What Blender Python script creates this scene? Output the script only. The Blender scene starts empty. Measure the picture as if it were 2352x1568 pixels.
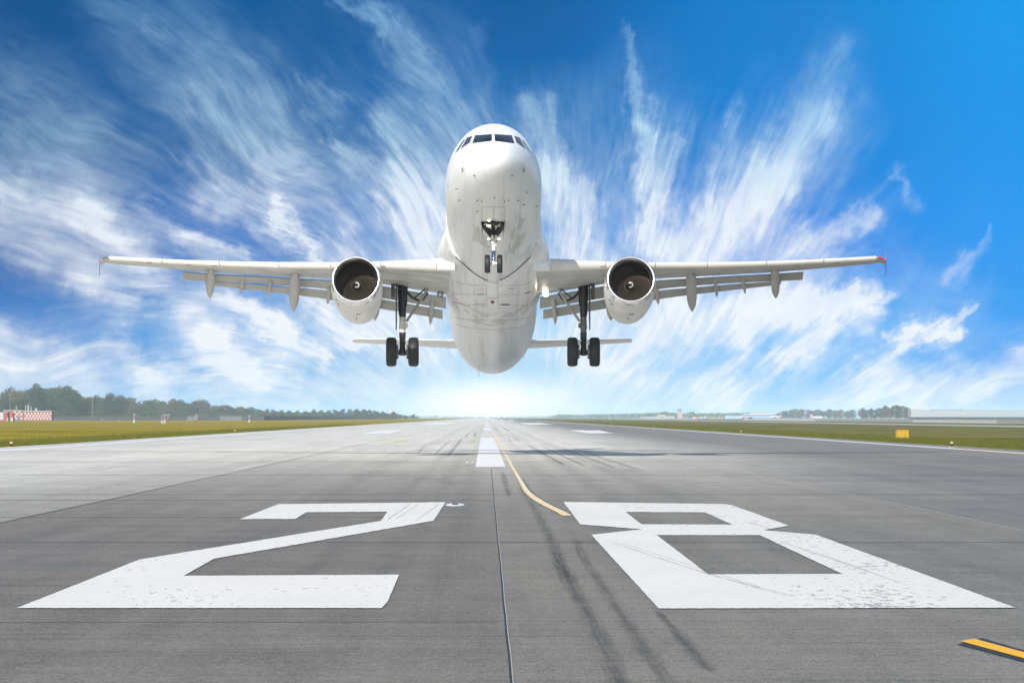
import bpy, bmesh, math, random
from mathutils import Vector, Matrix
from mathutils.bvhtree import BVHTree
from mathutils.geometry import tessellate_polygon

random.seed(7)
SC = bpy.context.scene
COL = SC.collection
R = math.radians

# ------------------------------------------------------------------ camera
FPX, VPX, VPY, CAMH = 8360.0, 1117.0, 958.0, 1.6      # focal length and vanishing point for a 2352 px wide frame
cam_d = bpy.data.cameras.new("camera")
cam = bpy.data.objects.new("camera", cam_d)
COL.objects.link(cam)
cam.location = (0, 0, CAMH)
cam.rotation_euler = (R(90), 0, 0)
cam_d.sensor_width = 36
cam_d.lens = 36 * FPX / 2352
cam_d.shift_x = (1176 - VPX) / 2352
cam_d.shift_y = (VPY - 784) / 2352
cam_d.clip_start = 0.1
cam_d.clip_end = 60000
SC.camera = cam

# ------------------------------------------------------------------ render settings
SC.view_settings.view_transform = 'Standard'
SC.view_settings.look = 'None'
SC.view_settings.exposure = 0.12
SC.view_settings.gamma = 1.0
SC.render.engine = 'CYCLES'
SC.cycles.use_denoising = True
SC.cycles.max_bounces = 6
SC.cycles.diffuse_bounces = 3
SC.cycles.transparent_max_bounces = 24
SC.cycles.volume_bounces = 0
SC.cycles.sample_clamp_indirect = 6

# ------------------------------------------------------------------ sun
SUN_EL, SUN_AZ = 34.0, 20.0          # height; degrees to the left of straight behind the camera
sv = Vector((-math.sin(R(SUN_AZ)) * math.cos(R(SUN_EL)), -math.cos(R(SUN_AZ)) * math.cos(R(SUN_EL)), math.sin(R(SUN_EL))))
sun_d = bpy.data.lights.new("sun", 'SUN')
sun_d.energy = 5.0
sun_d.angle = R(0.5)
sun_d.color = (1.0, 0.955, 0.89)
sun = bpy.data.objects.new("sun", sun_d)
COL.objects.link(sun)
sun.rotation_euler = sv.to_track_quat('Z', 'Y').to_euler()
sun.location = (0, 0, 60)


# ------------------------------------------------------------------ node helpers
def N(nt, t, ins=None, **props):
    n = nt.nodes.new(t)
    for k, v in props.items():
        setattr(n, k, v)
    for k, v in (ins or {}).items():
        s = n.inputs[k]
        if hasattr(v, 'is_output'):
            nt.links.new(v, s)
        else:
            s.default_value = v
    return n


def M(nt, op, a, b=None, c=None, clamp=False):
    n = nt.nodes.new('ShaderNodeMath')
    n.operation = op
    n.use_clamp = clamp
    for i, v in enumerate((a, b, c)):
        if v is None:
            continue
        if hasattr(v, 'is_output'):
            nt.links.new(v, n.inputs[i])
        else:
            n.inputs[i].default_value = v
    return n.outputs[0]


def MIX(nt, f, a, b):
    n = nt.nodes.new('ShaderNodeMix')
    n.data_type = 'RGBA'
    for idx, v in ((0, f), (6, a), (7, b)):
        if hasattr(v, 'is_output'):
            nt.links.new(v, n.inputs[idx])
        else:
            n.inputs[idx].default_value = v if idx == 0 else (*v[:3], 1)
    return n.outputs[2]


def STEP(nt, v, lo, hi):
    n = N(nt, 'ShaderNodeMapRange', {0: v, 1: lo, 2: hi, 3: 0.0, 4: 1.0}, interpolation_type='SMOOTHSTEP')
    return n.outputs[0]


def NOISE(nt, vec, scale, detail=4, rough=0.55, dist=0.0):
    return N(nt, 'ShaderNodeTexNoise', {'Vector': vec, 'Scale': scale, 'Detail': detail, 'Roughness': rough, 'Distortion': dist}).outputs[0]


def SCALEV(nt, vec, s, off=(0, 0, 0)):
    return N(nt, 'ShaderNodeMapping', {0: vec, 1: off, 3: s}).outputs[0]


def XYZ(nt, x, y, z=0.0):
    return N(nt, 'ShaderNodeCombineXYZ', {0: x, 1: y, 2: z}).outputs[0]


def lin(c):
    return tuple(((v / 255) / 12.92 if v / 255 <= 0.04045 else ((v / 255 + 0.055) / 1.055) ** 2.4) for v in c)


def RAMP(nt, fac, stops, interp='LINEAR'):
    n = nt.nodes.new('ShaderNodeValToRGB')
    nt.links.new(fac, n.inputs[0])
    cr = n.color_ramp
    cr.interpolation = interp
    while len(cr.elements) > 1:
        cr.elements.remove(cr.elements[-1])
    first = True
    for p, c in stops:
        if first:
            e = cr.elements[0]
            e.position = p
            first = False
        else:
            e = cr.elements.new(p)
        e.color = (*c, 1) if len(c) == 3 else c
    return n.outputs[0]


# ------------------------------------------------------------------ world: Nishita daylight, with the low band of blue sky and cirrus ahead
world = bpy.data.worlds.new("World")
SC.world = world
world.use_nodes = True
nt = world.node_tree
nt.nodes.clear()
out = N(nt, 'ShaderNodeOutputWorld')
sky = N(nt, 'ShaderNodeTexSky', sky_type='NISHITA', sun_disc=False)
sky.sun_elevation = R(SUN_EL)
sky.sun_rotation = R(180 + SUN_AZ)
bg_sky = N(nt, 'ShaderNodeBackground', {0: sky.outputs[0], 1: 0.14})
dirv = N(nt, 'ShaderNodeTexCoord').outputs['Generated']
sp = N(nt, 'ShaderNodeSeparateXYZ', {0: dirv})
dx, dy, dz = sp.outputs
dyc = M(nt, 'MAXIMUM', dy, 0.05)
U = M(nt, 'DIVIDE', M(nt, 'MULTIPLY', dx, FPX), dyc)           # bearing, scaled
V = M(nt, 'DIVIDE', M(nt, 'MULTIPLY', dz, FPX), dyc)           # height above the horizon, scaled
PX = M(nt, 'ADD', U, VPX)
PY = M(nt, 'SUBTRACT', VPY, V)
# fan of cirrus fibres streaming out of the far horizon
vy = M(nt, 'ADD', V, 130.0)
ang = M(nt, 'ARCTAN2', U, vy)
rad = M(nt, 'SQRT', M(nt, 'ADD', M(nt, 'POWER', U, 2.0), M(nt, 'POWER', vy, 2.0)))
lr = M(nt, 'LOGARITHM', M(nt, 'MAXIMUM', M(nt, 'DIVIDE', rad, 1000.0), 0.02), math.e)
iso = XYZ(nt, M(nt, 'DIVIDE', PX, 300.0), M(nt, 'DIVIDE', PY, 300.0))
swirl = NOISE(nt, iso, 0.55, 2, 0.4)
swirl2 = NOISE(nt, SCALEV(nt, iso, (1, 1, 1), (7.3, 2.1, 4)), 0.6, 2, 0.4)
a2 = M(nt, 'ADD', M(nt, 'ADD', ang, M(nt, 'MULTIPLY', lr, 0.30)), M(nt, 'MULTIPLY', M(nt, 'SUBTRACT', swirl, 0.5), 0.30))
l2 = M(nt, 'ADD', lr, M(nt, 'MULTIPLY', M(nt, 'SUBTRACT', swirl2, 0.5), 0.25))
fan = XYZ(nt, a2, l2)
f_big = NOISE(nt, SCALEV(nt, fan, (7.0, 3.4, 1)), 1.0, 8, 0.60, 0.25)
f_fine = NOISE(nt, SCALEV(nt, fan, (22.0, 9.0, 1), (3, 1, 0)), 1.0, 8, 0.64, 0.35)
f_hair = NOISE(nt, SCALEV(nt, fan, (70.0, 20.0, 1), (9, 4, 0)), 1.0, 6, 0.62, 0.3)
puff = NOISE(nt, SCALEV(nt, iso, (2.4, 3.0, 1), (1, 5, 2)), 1.0, 9, 0.62, 0.5)
pxw = M(nt, 'ADD', PX, M(nt, 'MULTIPLY', M(nt, 'SUBTRACT', swirl2, 0.5), 150.0))
pyw = M(nt, 'ADD', PY, M(nt, 'MULTIPLY', M(nt, 'SUBTRACT', swirl, 0.5), 150.0))
CLOUD = [
    (0,   [.04, .06, .30, .25, .10, .18, .36, .24, .04, .03, .03, .06, .14, .12, .06, .05, .03]),
    (100, [.08, .10, .22, .36, .30, .10, .24, .40, .06, .05, .24, .06, .12, .24, .08, .03, .03]),
    (200, [.20, .14, .08, .28, .40, .24, .28, .50, .16, .34, .42, .10, .28, .46, .06, .02, .02]),
    (300, [.28, .30, .07, .16, .36, .34, .34, .62, .55, .56, .44, .18, .40, .54, .10, .03, .03]),
    (400, [.58, .46, .26, .14, .42, .40, .34, .78, .80, .62, .56, .30, .68, .40, .05, .06, .03]),
    (500, [.58, .62, .46, .36, .48, .36, .58, .92, .92, .74, .70, .62, .80, .22, .18, .08, .03]),
    (600, [.32, .50, .56, .32, .38, .74, .52, .90, .95, .80, .70, .72, .62, .66, .34, .16, .08]),
    (700, [.12, .20, .48, .52, .72, .56, .80, .92, 1.0, .90, .78, .80, .94, .88, .46, .44, .06]),
    (780, [.46, .36, .16, .54, .86, .84, .86, .92, .95, .86, .74, .58, .60, .72, .66, .40, .22]),
    (860, [.60, .48, .52, .40, .64, .48, .58, .76, .9, .66, .54, .56, .40, .36, .58, .42, .52]),
    (930, [.42, .46, .46, .40, .46, .48, .50, .66, .8, .62, .50, .50, .56, .52, .56, .58, .62]),
]
fx = M(nt, 'DIVIDE', pxw, 2352.0, clamp=True)
dens = None
for i, (yy, vals) in enumerate(CLOUD):
    r_ = RAMP(nt, fx, [(k / 16, (v, v, v)) for k, v in enumerate(vals)], 'EASE')
    if dens is None:
        dens = r_
    else:
        t_ = M(nt, 'DIVIDE', M(nt, 'SUBTRACT', pyw, float(CLOUD[i - 1][0])), float(yy - CLOUD[i - 1][0]), clamp=True)
        dens = MIX(nt, t_, dens, r_)
STREAKS = [  # plumes of cirrus by bearing and height: foot, tip, width at foot, width at tip, density
    (1505, 560, 1482, 300, 40, 24, .62), (1482, 300, 1438, 70, 26, 12, .50), (1310, 560, 1272, 400, 60, 52, .62), (1272, 400, 1232, 235, 50, 26, .42),
    (1490, 560, 1556, 300, 34, 20, .36), (1600, 590, 1760, 420, 80, 72, .80), (1760, 420, 1880, 270, 70, 56, .62), (1880, 270, 1935, 110, 52, 34, .30),
    (1640, 470, 1690, 280, 40, 22, .34), (1810, 590, 2000, 490, 42, 22, .52), (1726, 760, 1850, 690, 52, 44, .85), (1830, 695, 1990, 665, 44, 30, .85), (1800, 830, 1990, 680, 36, 30, .85),
    (1600, 760, 1740, 680, 52, 40, .62), (2000, 880, 2080, 778, 30, 26, .75), (2074, 776, 2170, 768, 26, 22, .85), (2160, 768, 2230, 700, 20, 10, .50), (1986, 748, 2045, 670, 26, 16, .50),
    (2185, 650, 2275, 530, 22, 12, .26), (2062, 385, 2104, 470, 14, 18, .22), (1600, 880, 1710, 825, 26, 18, .5), (1440, 830, 1556, 680, 70, 56, .70), (1330, 800, 1400, 640, 70, 50, .6), (1640, 930, 1760, 850, 40, 30, .5),
    (1900, 935, 2100, 890, 50, 40, .6), (2120, 930, 2380, 830, 60, 50, .72), (1310, 905, 1700, 905, 46, 40, .35),
    (985, 560, 930, 420, 82, 66, .80), (930, 420, 885, 280, 60, 40, .46), (1060, 330, 960, 200, 66, 56, .42), (1000, 230, 915, 60, 60, 40, .26), (755, 250, 688, 188, 30, 18, .28), (822, 385, 770, 318, 24, 18, .40),
    (720, 600, 636, 478, 24, 18, .80), (640, 482, 600, 390, 18, 30, .34), (625, 500, 480, 455, 40, 34, .42), (520, 470, 430, 370, 28, 30, .30), (-20, 420, 205, 488, 52, 54, .58), (205, 482, 340, 596, 46, 40, .66),
    (-20, 520, 200, 606, 55, 50, .46), (425, 553, 560, 590, 22, 20, .50), (276, 702, 380, 655, 46, 36, .52), (450, 755, 560, 845, 46, 50, .85), (540, 850, 640, 845, 44, 36, .60), (525, 688, 650, 768, 26, 30, .85), (650, 768, 744, 830, 32, 24, .80),
    (722, 690, 806, 790, 36, 34, .70), (800, 580, 965, 720, 44, 46, .62), (840, 760, 1000, 820, 60, 60, .6), (-20, 800, 200, 850, 56, 46, .62), (275, 808, 372, 900, 38, 40, .60), (350, 868, 470, 855, 40, 34, .55), (680, 890, 900, 900, 46, 46, .35),
    (0, 900, 260, 930, 40, 36, .4), (470, 930, 700, 930, 36, 36, .4), (430, 690, 520, 640, 40, 34, .45), (160, 640, 300, 620, 34, 34, .40),
    (600, 380, 230, 5, 95, 60, .22), (480, 190, 330, -10, 50, 34, .15), (720, 470, 520, 190, 85, 80, .22), (620, 230, 430, -10, 60, 44, .16), (280, 360, -10, 120, 90, 75, .18), (150, 330, -10, 225, 75, 60, .18), (760, 420, 440, 250, 55, 24, .16),
    (905, 65, 775, -5, 22, 16, .38), (965, 140, 830, 5, 24, 16, .30), (460, 120, 330, 50, 20, 12, .16), (480, 600, 330, 470, 26, 20, .30), (1120, 240, 1095, 60, 30, 20, .14), (1370, 620, 1340, 420, 34, 22, .30),
]
wv = N(nt, 'ShaderNodeTexNoise', {'Vector': iso, 'Scale': 3.6, 'Detail': 5, 'Roughness': .6}).outputs[1]
wf = N(nt, 'ShaderNodeTexNoise', {'Vector': SCALEV(nt, fan, (34.0, 9.0, 1)), 'Scale': 1.0, 'Detail': 5, 'Roughness': .6}).outputs[1]


def VM(op, a, b=None, o=0, scale=None):
    n = nt.nodes.new('ShaderNodeVectorMath')
    n.operation = op
    for i_, v_ in enumerate((a, b)):
        if v_ is None:
            continue
        if hasattr(v_, 'is_output'):
            nt.links.new(v_, n.inputs[i_])
        else:
            n.inputs[i_].default_value = v_
    if scale is not None:
        if hasattr(scale, 'is_output'):
            nt.links.new(scale, n.inputs['Scale'])
        else:
            n.inputs['Scale'].default_value = scale
    return n.outputs[o]


PW = VM('ADD', XYZ(nt, PX, PY), VM('SCALE', VM('SUBTRACT', wv, (.5, .5, .5)), None, 0, 120.0))
PW = VM('ADD', PW, VM('SCALE', VM('SUBTRACT', wf, (.5, .5, .5)), None, 0, 70.0))
PW = VM('MULTIPLY', PW, (1, 1, 0))
plume = None
for ax_, ay_, bx_, by_, w0_, w1_, it_ in STREAKS:
    src_ = PW
    if plume is not None:          # lets the plumes be worked out one after another
        ma_ = nt.nodes.new('ShaderNodeVectorMath')
        ma_.operation = 'MULTIPLY_ADD'
        nt.links.new(plume, ma_.inputs[0])
        ma_.inputs[1].default_value = (1e-6, 1e-6, 0)
        nt.links.new(PW, ma_.inputs[2])
        src_ = ma_.outputs[0]
    q_ = VM('SUBTRACT', src_, (ax_, ay_, 0))
    L2_ = (bx_ - ax_) ** 2 + (by_ - ay_) ** 2
    t_ = M(nt, 'DIVIDE', VM('DOT_PRODUCT', q_, (bx_ - ax_, by_ - ay_, 0), 1), L2_, clamp=True)
    d_ = VM('LENGTH', VM('SUBTRACT', q_, VM('SCALE', (bx_ - ax_, by_ - ay_, 0), None, 0, t_)), None, 1)
    e_ = M(nt, 'DIVIDE', d_, M(nt, 'ADD', w0_, M(nt, 'MULTIPLY', t_, w1_ - w0_)))
    e_ = M(nt, 'MULTIPLY', M(nt, 'EXPONENT', M(nt, 'MULTIPLY', M(nt, 'MULTIPLY', e_, e_), -1.0)), it_)
    plume = e_ if plume is None else M(nt, 'ADD', M(nt, 'MULTIPLY', plume, M(nt, 'SUBTRACT', 1.0, M(nt, 'MULTIPLY', e_, .6))), e_)
fil = STEP(nt, NOISE(nt, SCALEV(nt, fan, (30.0, 4.2, 1), (5, 8, 1)), 1.0, 6, 0.6, 0.3), .34, .68)
fil2 = STEP(nt, NOISE(nt, SCALEV(nt, fan, (19.0, 3.0, 1), (1, 3, 6)), 1.0, 7, 0.62, 0.25), .46, .78)
mid_ = M(nt, 'MULTIPLY', STEP(nt, PY, 20.0, 420.0), M(nt, 'SUBTRACT', 1.0, STEP(nt, PX, 1850.0, 2150.0)))
plume = M(nt, 'MULTIPLY', plume, M(nt, 'ADD', .62, M(nt, 'MULTIPLY', fil, .56)))
dens = M(nt, 'ADD', M(nt, 'ADD', M(nt, 'MULTIPLY', dens, .36), M(nt, 'MULTIPLY', plume, .92)), M(nt, 'MULTIPLY', M(nt, 'MULTIPLY', fil2, mid_), .22), clamp=True)
D = M(nt, 'ADD', dens, M(nt, 'MULTIPLY', M(nt, 'SUBTRACT', dens, 0.42), 0.10), clamp=True)
low = M(nt, 'ADD', 0.18, M(nt, 'MULTIPLY', STEP(nt, PY, 420.0, 760.0), 0.67))
tex = M(nt, 'ADD', M(nt, 'MULTIPLY', M(nt, 'SUBTRACT', f_big, 0.5), 1.1),
        M(nt, 'ADD', M(nt, 'MULTIPLY', M(nt, 'SUBTRACT', f_fine, 0.5), 0.95), M(nt, 'MULTIPLY', M(nt, 'SUBTRACT', f_hair, 0.5), 0.42)))
tex2 = M(nt, 'ADD', M(nt, 'MULTIPLY', tex, 0.55), M(nt, 'MULTIPLY', M(nt, 'SUBTRACT', puff, 0.5), 1.5))
texm = M(nt, 'ADD', M(nt, 'MULTIPLY', tex, M(nt, 'SUBTRACT', 1.0, low)), M(nt, 'MULTIPLY', tex2, low))
amp = M(nt, 'ADD', 0.05, M(nt, 'MULTIPLY', M(nt, 'MULTIPLY', D, M(nt, 'SUBTRACT', 1.2, D)), 2.0))
cl = M(nt, 'ADD', M(nt, 'MULTIPLY', D, 0.95), M(nt, 'MULTIPLY', M(nt, 'SUBTRACT', texm, .03), amp), clamp=True)
cl = M(nt, 'MULTIPLY', cl, M(nt, 'ADD', 0.76, M(nt, 'MULTIPLY', STEP(nt, PY, 80.0, 520.0), 0.19)))
BLUE = [
    (0,   [(0, 80, 142), (0, 88, 152), (0, 92, 162), (0, 125, 205), (12, 152, 236)]),
    (300, [(0, 86, 150), (0, 94, 160), (0, 108, 180), (0, 128, 212), (8, 148, 236)]),
    (560, [(8, 94, 168), (8, 112, 194), (30, 138, 214), (10, 130, 226), (12, 150, 240)]),
    (800, [(44, 128, 205), (62, 158, 228), (130, 200, 243), (50, 176, 248), (28, 155, 242)]),
    (940, [(120, 178, 228), (110, 192, 240), (190, 228, 248), (120, 200, 246), (120, 190, 240)]),
]
fu = M(nt, 'DIVIDE', PX, 2352.0, clamp=True)
blue = None
for i, (yy, vals) in enumerate(BLUE):
    r_ = RAMP(nt, fu, [(k / 4, lin(c)) for k, c in enumerate(vals)], 'EASE')
    if blue is None:
        blue = r_
    else:
        t_ = STEP(nt, PY, float(BLUE[i - 1][0]), float(yy))
        blue = MIX(nt, t_, blue, r_)
ccol = RAMP(nt, M(nt, 'DIVIDE', PY, 950.0, clamp=True), [(0.0, (.28, .57, .86)), (.30, (.56, .80, .96)), (.50, (.86, .93, .99)), (.75, (.93, .955, .985)), (1, (.90, .945, .97))])
skyc = MIX(nt, cl, blue, ccol)
# brilliant haze low over the end of the runway
g1 = M(nt, 'ADD', M(nt, 'POWER', M(nt, 'DIVIDE', U, 160.0), 2.0), M(nt, 'POWER', M(nt, 'DIVIDE', M(nt, 'SUBTRACT', V, 22.0), 56.0), 2.0))
glow = M(nt, 'EXPONENT', M(nt, 'MULTIPLY', g1, -1.0))
skyc = MIX(nt, M(nt, 'MULTIPLY', glow, 0.95), skyc, (1.30, 1.29, 1.27))
bg_cl = N(nt, 'ShaderNodeBackground', {0: skyc, 1: 0.92})
m_up = M(nt, 'SUBTRACT', 1.0, STEP(nt, dz, 0.135, 0.22))
m_side = STEP(nt, dy, 0.90, 0.97)
mix = N(nt, 'ShaderNodeMixShader', {0: M(nt, 'MULTIPLY', m_up, m_side), 1: bg_sky.outputs[0], 2: bg_cl.outputs[0]})
nt.links.new(mix.outputs[0], out.inputs[0])


# ------------------------------------------------------------------ materials
MATS = {}


def mat(name, color, rough=0.5, metal=0.0, vary=0.0, vscale=3.0, spec=0.5, stretch=(1, 1, 1), emit=None, estr=0.0, coat=0.0):
    if name in MATS:
        return MATS[name]
    m = bpy.data.materials.new(name)
    m.use_nodes = True
    t = m.node_tree
    b = t.nodes['Principled BSDF']
    b.inputs['Roughness'].default_value = rough
    b.inputs['Metallic'].default_value = metal
    b.inputs['Specular IOR Level'].default_value = spec
    b.inputs['Coat Weight'].default_value = coat
    if vary:
        oc = N(t, 'ShaderNodeTexCoord').outputs['Object']
        n = NOISE(t, SCALEV(t, oc, stretch), vscale, 6, 0.62)
        lo = tuple(c * (1 - vary) for c in color)
        hi = tuple(min(0.95, c * (1 + vary)) for c in color)
        c = RAMP(t, n, [(0.3, lo), (0.7, hi)])
        t.links.new(c, b.inputs['Base Color'])
    else:
        b.inputs['Base Color'].default_value = (*color, 1)
    if emit:
        b.inputs['Emission Color'].default_value = (*emit, 1)
        b.inputs['Emission Strength'].default_value = estr
    MATS[name] = m
    return m


# ------------------------------------------------------------------ mesh helpers
class MB:
    """collects shapes and links them as ONE mesh object"""

    def __init__(s):
        s.v, s.f, s.m = [], [], []

    def raw(s, verts, faces, mi=0):
        o = len(s.v)
        s.v += [tuple(v) for v in verts]
        s.f += [tuple(i + o for i in f) for f in faces]
        s.m += [mi] * len(faces)
        return s

    def box(s, c, d, rz=0.0, mi=0):
        hx, hy, hz = d[0] / 2, d[1] / 2, d[2] / 2
        cs, sn = math.cos(rz), math.sin(rz)
        vs = []
        for z in (-hz, hz):
            for x, y in ((-hx, -hy), (hx, -hy), (hx, hy), (-hx, hy)):
                vs.append((c[0] + x * cs - y * sn, c[1] + x * sn + y * cs, c[2] + z))
        return s.raw(vs, [(3, 2, 1, 0), (4, 5, 6, 7), (0, 1, 5, 4), (1, 2, 6, 5), (2, 3, 7, 6), (3, 0, 4, 7)], mi)

    def tube(s, pts, rads, n=12, caps=True, mi=0, flat=(1, 1)):
        pts = [Vector(p) for p in pts]
        if not hasattr(rads, '__len__'):
            rads = [rads] * len(pts)
        rings = []
        for i, p in enumerate(pts):
            a = pts[max(0, i - 1)]
            b = pts[min(len(pts) - 1, i + 1)]
            d = (b - a).normalized()
            up = Vector((0, 0, 1)) if abs(d.z) < 0.9 else Vector((0, 1, 0))
            e1 = d.cross(up).normalized()
            e2 = e1.cross(d).normalized()
            rings.append([p + (e1 * math.cos(q) * flat[0] + e2 * math.sin(q) * flat[1]) * rads[i] for q in [2 * math.pi * k / n for k in range(n)]])
        return s.loft(rings, caps, mi)

    def loft(s, rings, caps=True, mi=0, closed=True):
        n = len(rings[0])
        vs = [v for r in rings for v in r]
        fs = []
        for i in range(len(rings) - 1):
            for k in range(n if closed else n - 1):
                k2 = (k + 1) % n
                fs.append((i * n + k, i * n + k2, (i + 1) * n + k2, (i + 1) * n + k))
        if caps:
            fs.append(tuple(range(n - 1, -1, -1)))
            fs.append(tuple((len(rings) - 1) * n + k for k in range(n)))
        return s.raw(vs, fs, mi)

    def lathe(s, c, axis, prof, n=32, mi=0, caps=False):
        """prof: (distance along axis, radius)"""
        ax = {'X': Vector((1, 0, 0)), 'Y': Vector((0, 1, 0)), 'Z': Vector((0, 0, 1))}[axis]
        e1 = {'X': Vector((0, 1, 0)), 'Y': Vector((1, 0, 0)), 'Z': Vector((1, 0, 0))}[axis]
        e2 = ax.cross(e1)
        c = Vector(c)
        rings = [[c + ax * d + (e1 * math.cos(q) + e2 * math.sin(q)) * r for q in [2 * math.pi * k / n for k in range(n)]] for d, r in prof]
        return s.loft(rings, caps, mi)

    def prism(s, poly, lo, hi, axis='X', mi=0):
        """poly: 2D outline; extruded along axis from lo to hi"""
        def P3(p, h):
            return {'X': (h, p[0], p[1]), 'Y': (p[0], h, p[1]), 'Z': (p[0], p[1], h)}[axis]
        return s.loft([[P3(p, lo) for p in poly], [P3(p, hi) for p in poly]], True, mi)

    def mirror(s):
        m = MB()
        m.v = [(-x, y, z) for x, y, z in s.v]
        m.f = [tuple(reversed(f)) for f in s.f]
        m.m = list(s.m)
        return m

    def build(s, name, mats, parent=None, smooth=False, angle=None):
        me = bpy.data.meshes.new(name)
        me.from_pydata(s.v, [], s.f)
        me.update()
        bm = bmesh.new()
        bm.from_mesh(me)
        bmesh.ops.recalc_face_normals(bm, faces=bm.faces)
        bm.to_mesh(me)
        bm.free()
        if not isinstance(mats, (list, tuple)):
            mats = [mats]
        for m in mats:
            me.materials.append(m)
        if len(mats) > 1:
            for p, i in zip(me.polygons, s.m):
                p.material_index = i
        if smooth:
            for p in me.polygons:
                p.use_smooth = True
            if angle:
                try:
                    me.set_sharp_from_angle(angle=R(angle))
                except Exception:
                    pass
        o = bpy.data.objects.new(name, me)
        COL.objects.link(o)
        if parent:
            o.parent = parent
        return o


def tag(o, label=None, cat=None, group=None, kind=None):
    if label:
        o['label'] = label
    if cat:
        o['category'] = cat
    if group:
        o['group'] = group
    if kind:
        o['kind'] = kind
    return o


def empty(name, loc=(0, 0, 0), rz=0.0):
    o = bpy.data.objects.new(name, None)
    o.empty_display_size = 0.3
    COL.objects.link(o)
    o.location = loc
    o.rotation_euler = (0, 0, rz)
    return o


def copy_tree(o, parent=None):
    c = o.copy()
    COL.objects.link(c)
    if parent:
        c.parent = parent
    for ch in list(o.children):
        copy_tree(ch, c)
    return c


def G(px, py):
    """point of the flat ground seen in this direction"""
    Y = CAMH * FPX / (py - VPY)
    return ((px - VPX) / FPX * Y, Y)


def W(px, Y):
    return (px - VPX) / FPX * Y


def Z(py, Y):
    return CAMH + (VPY - py) / FPX * Y


# ------------------------------------------------------------------ ground, runway
def surf_mat(name):
    m = bpy.data.materials.new(name)
    m.use_nodes = True
    t = m.node_tree
    return m, t, t.nodes['Principled BSDF'], N(t, 'ShaderNodeTexCoord').outputs['Object']


def make_grass_mat():
    m, t, b, oc = surf_mat('mown_grass')
    n1 = NOISE(t, SCALEV(t, oc, (.010, .045, 1)), 1.0, 6, 0.6, 0.2)
    n2 = NOISE(t, SCALEV(t, oc, (.16, .11, 1)), 1.0, 7, 0.65, 0.2)
    n3 = NOISE(t, SCALEV(t, oc, (2.2, .5, 1)), 1.0, 4, 0.7)
    s = M(t, 'ADD', M(t, 'MULTIPLY', n1, 0.45), M(t, 'ADD', M(t, 'MULTIPLY', n2, 0.40), M(t, 'MULTIPLY', n3, 0.15)))
    c = RAMP(t, s, [(.43, (.130, .135, .006)), (.47, (.215, .190, .010)), (.505, (.290, .225, .028)), (.54, (.350, .270, .070)), (.58, (.17, .115, .016))])
    # the verge by the runway is lusher, the right hand field greener
    sx = N(t, 'ShaderNodeSeparateXYZ', {0: oc}).outputs[0]
    cr = RAMP(t, s, [(.43, (.065, .080, .014)), (.47, (.105, .115, .024)), (.505, (.145, .140, .042)), (.54, (.205, .180, .080)), (.58, (.10, .080, .030))])
    c = MIX(t, STEP(t, sx, -5.0, 5.0), c, cr)
    ax = M(t, 'ABSOLUTE', sx)
    lush = M(t, 'SUBTRACT', 1.0, STEP(t, M(t, 'ADD', ax, M(t, 'MULTIPLY', n2, 6.0)), 28.0, 36.0))
    c = MIX(t, M(t, 'MULTIPLY', lush, 0.4), c, (.135, .135, .004))
    t.links.new(c, b.inputs['Base Color'])
    b.inputs['Roughness'].default_value = 0.95
    b.inputs['Specular IOR Level'].default_value = 0.0
    return m


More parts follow.
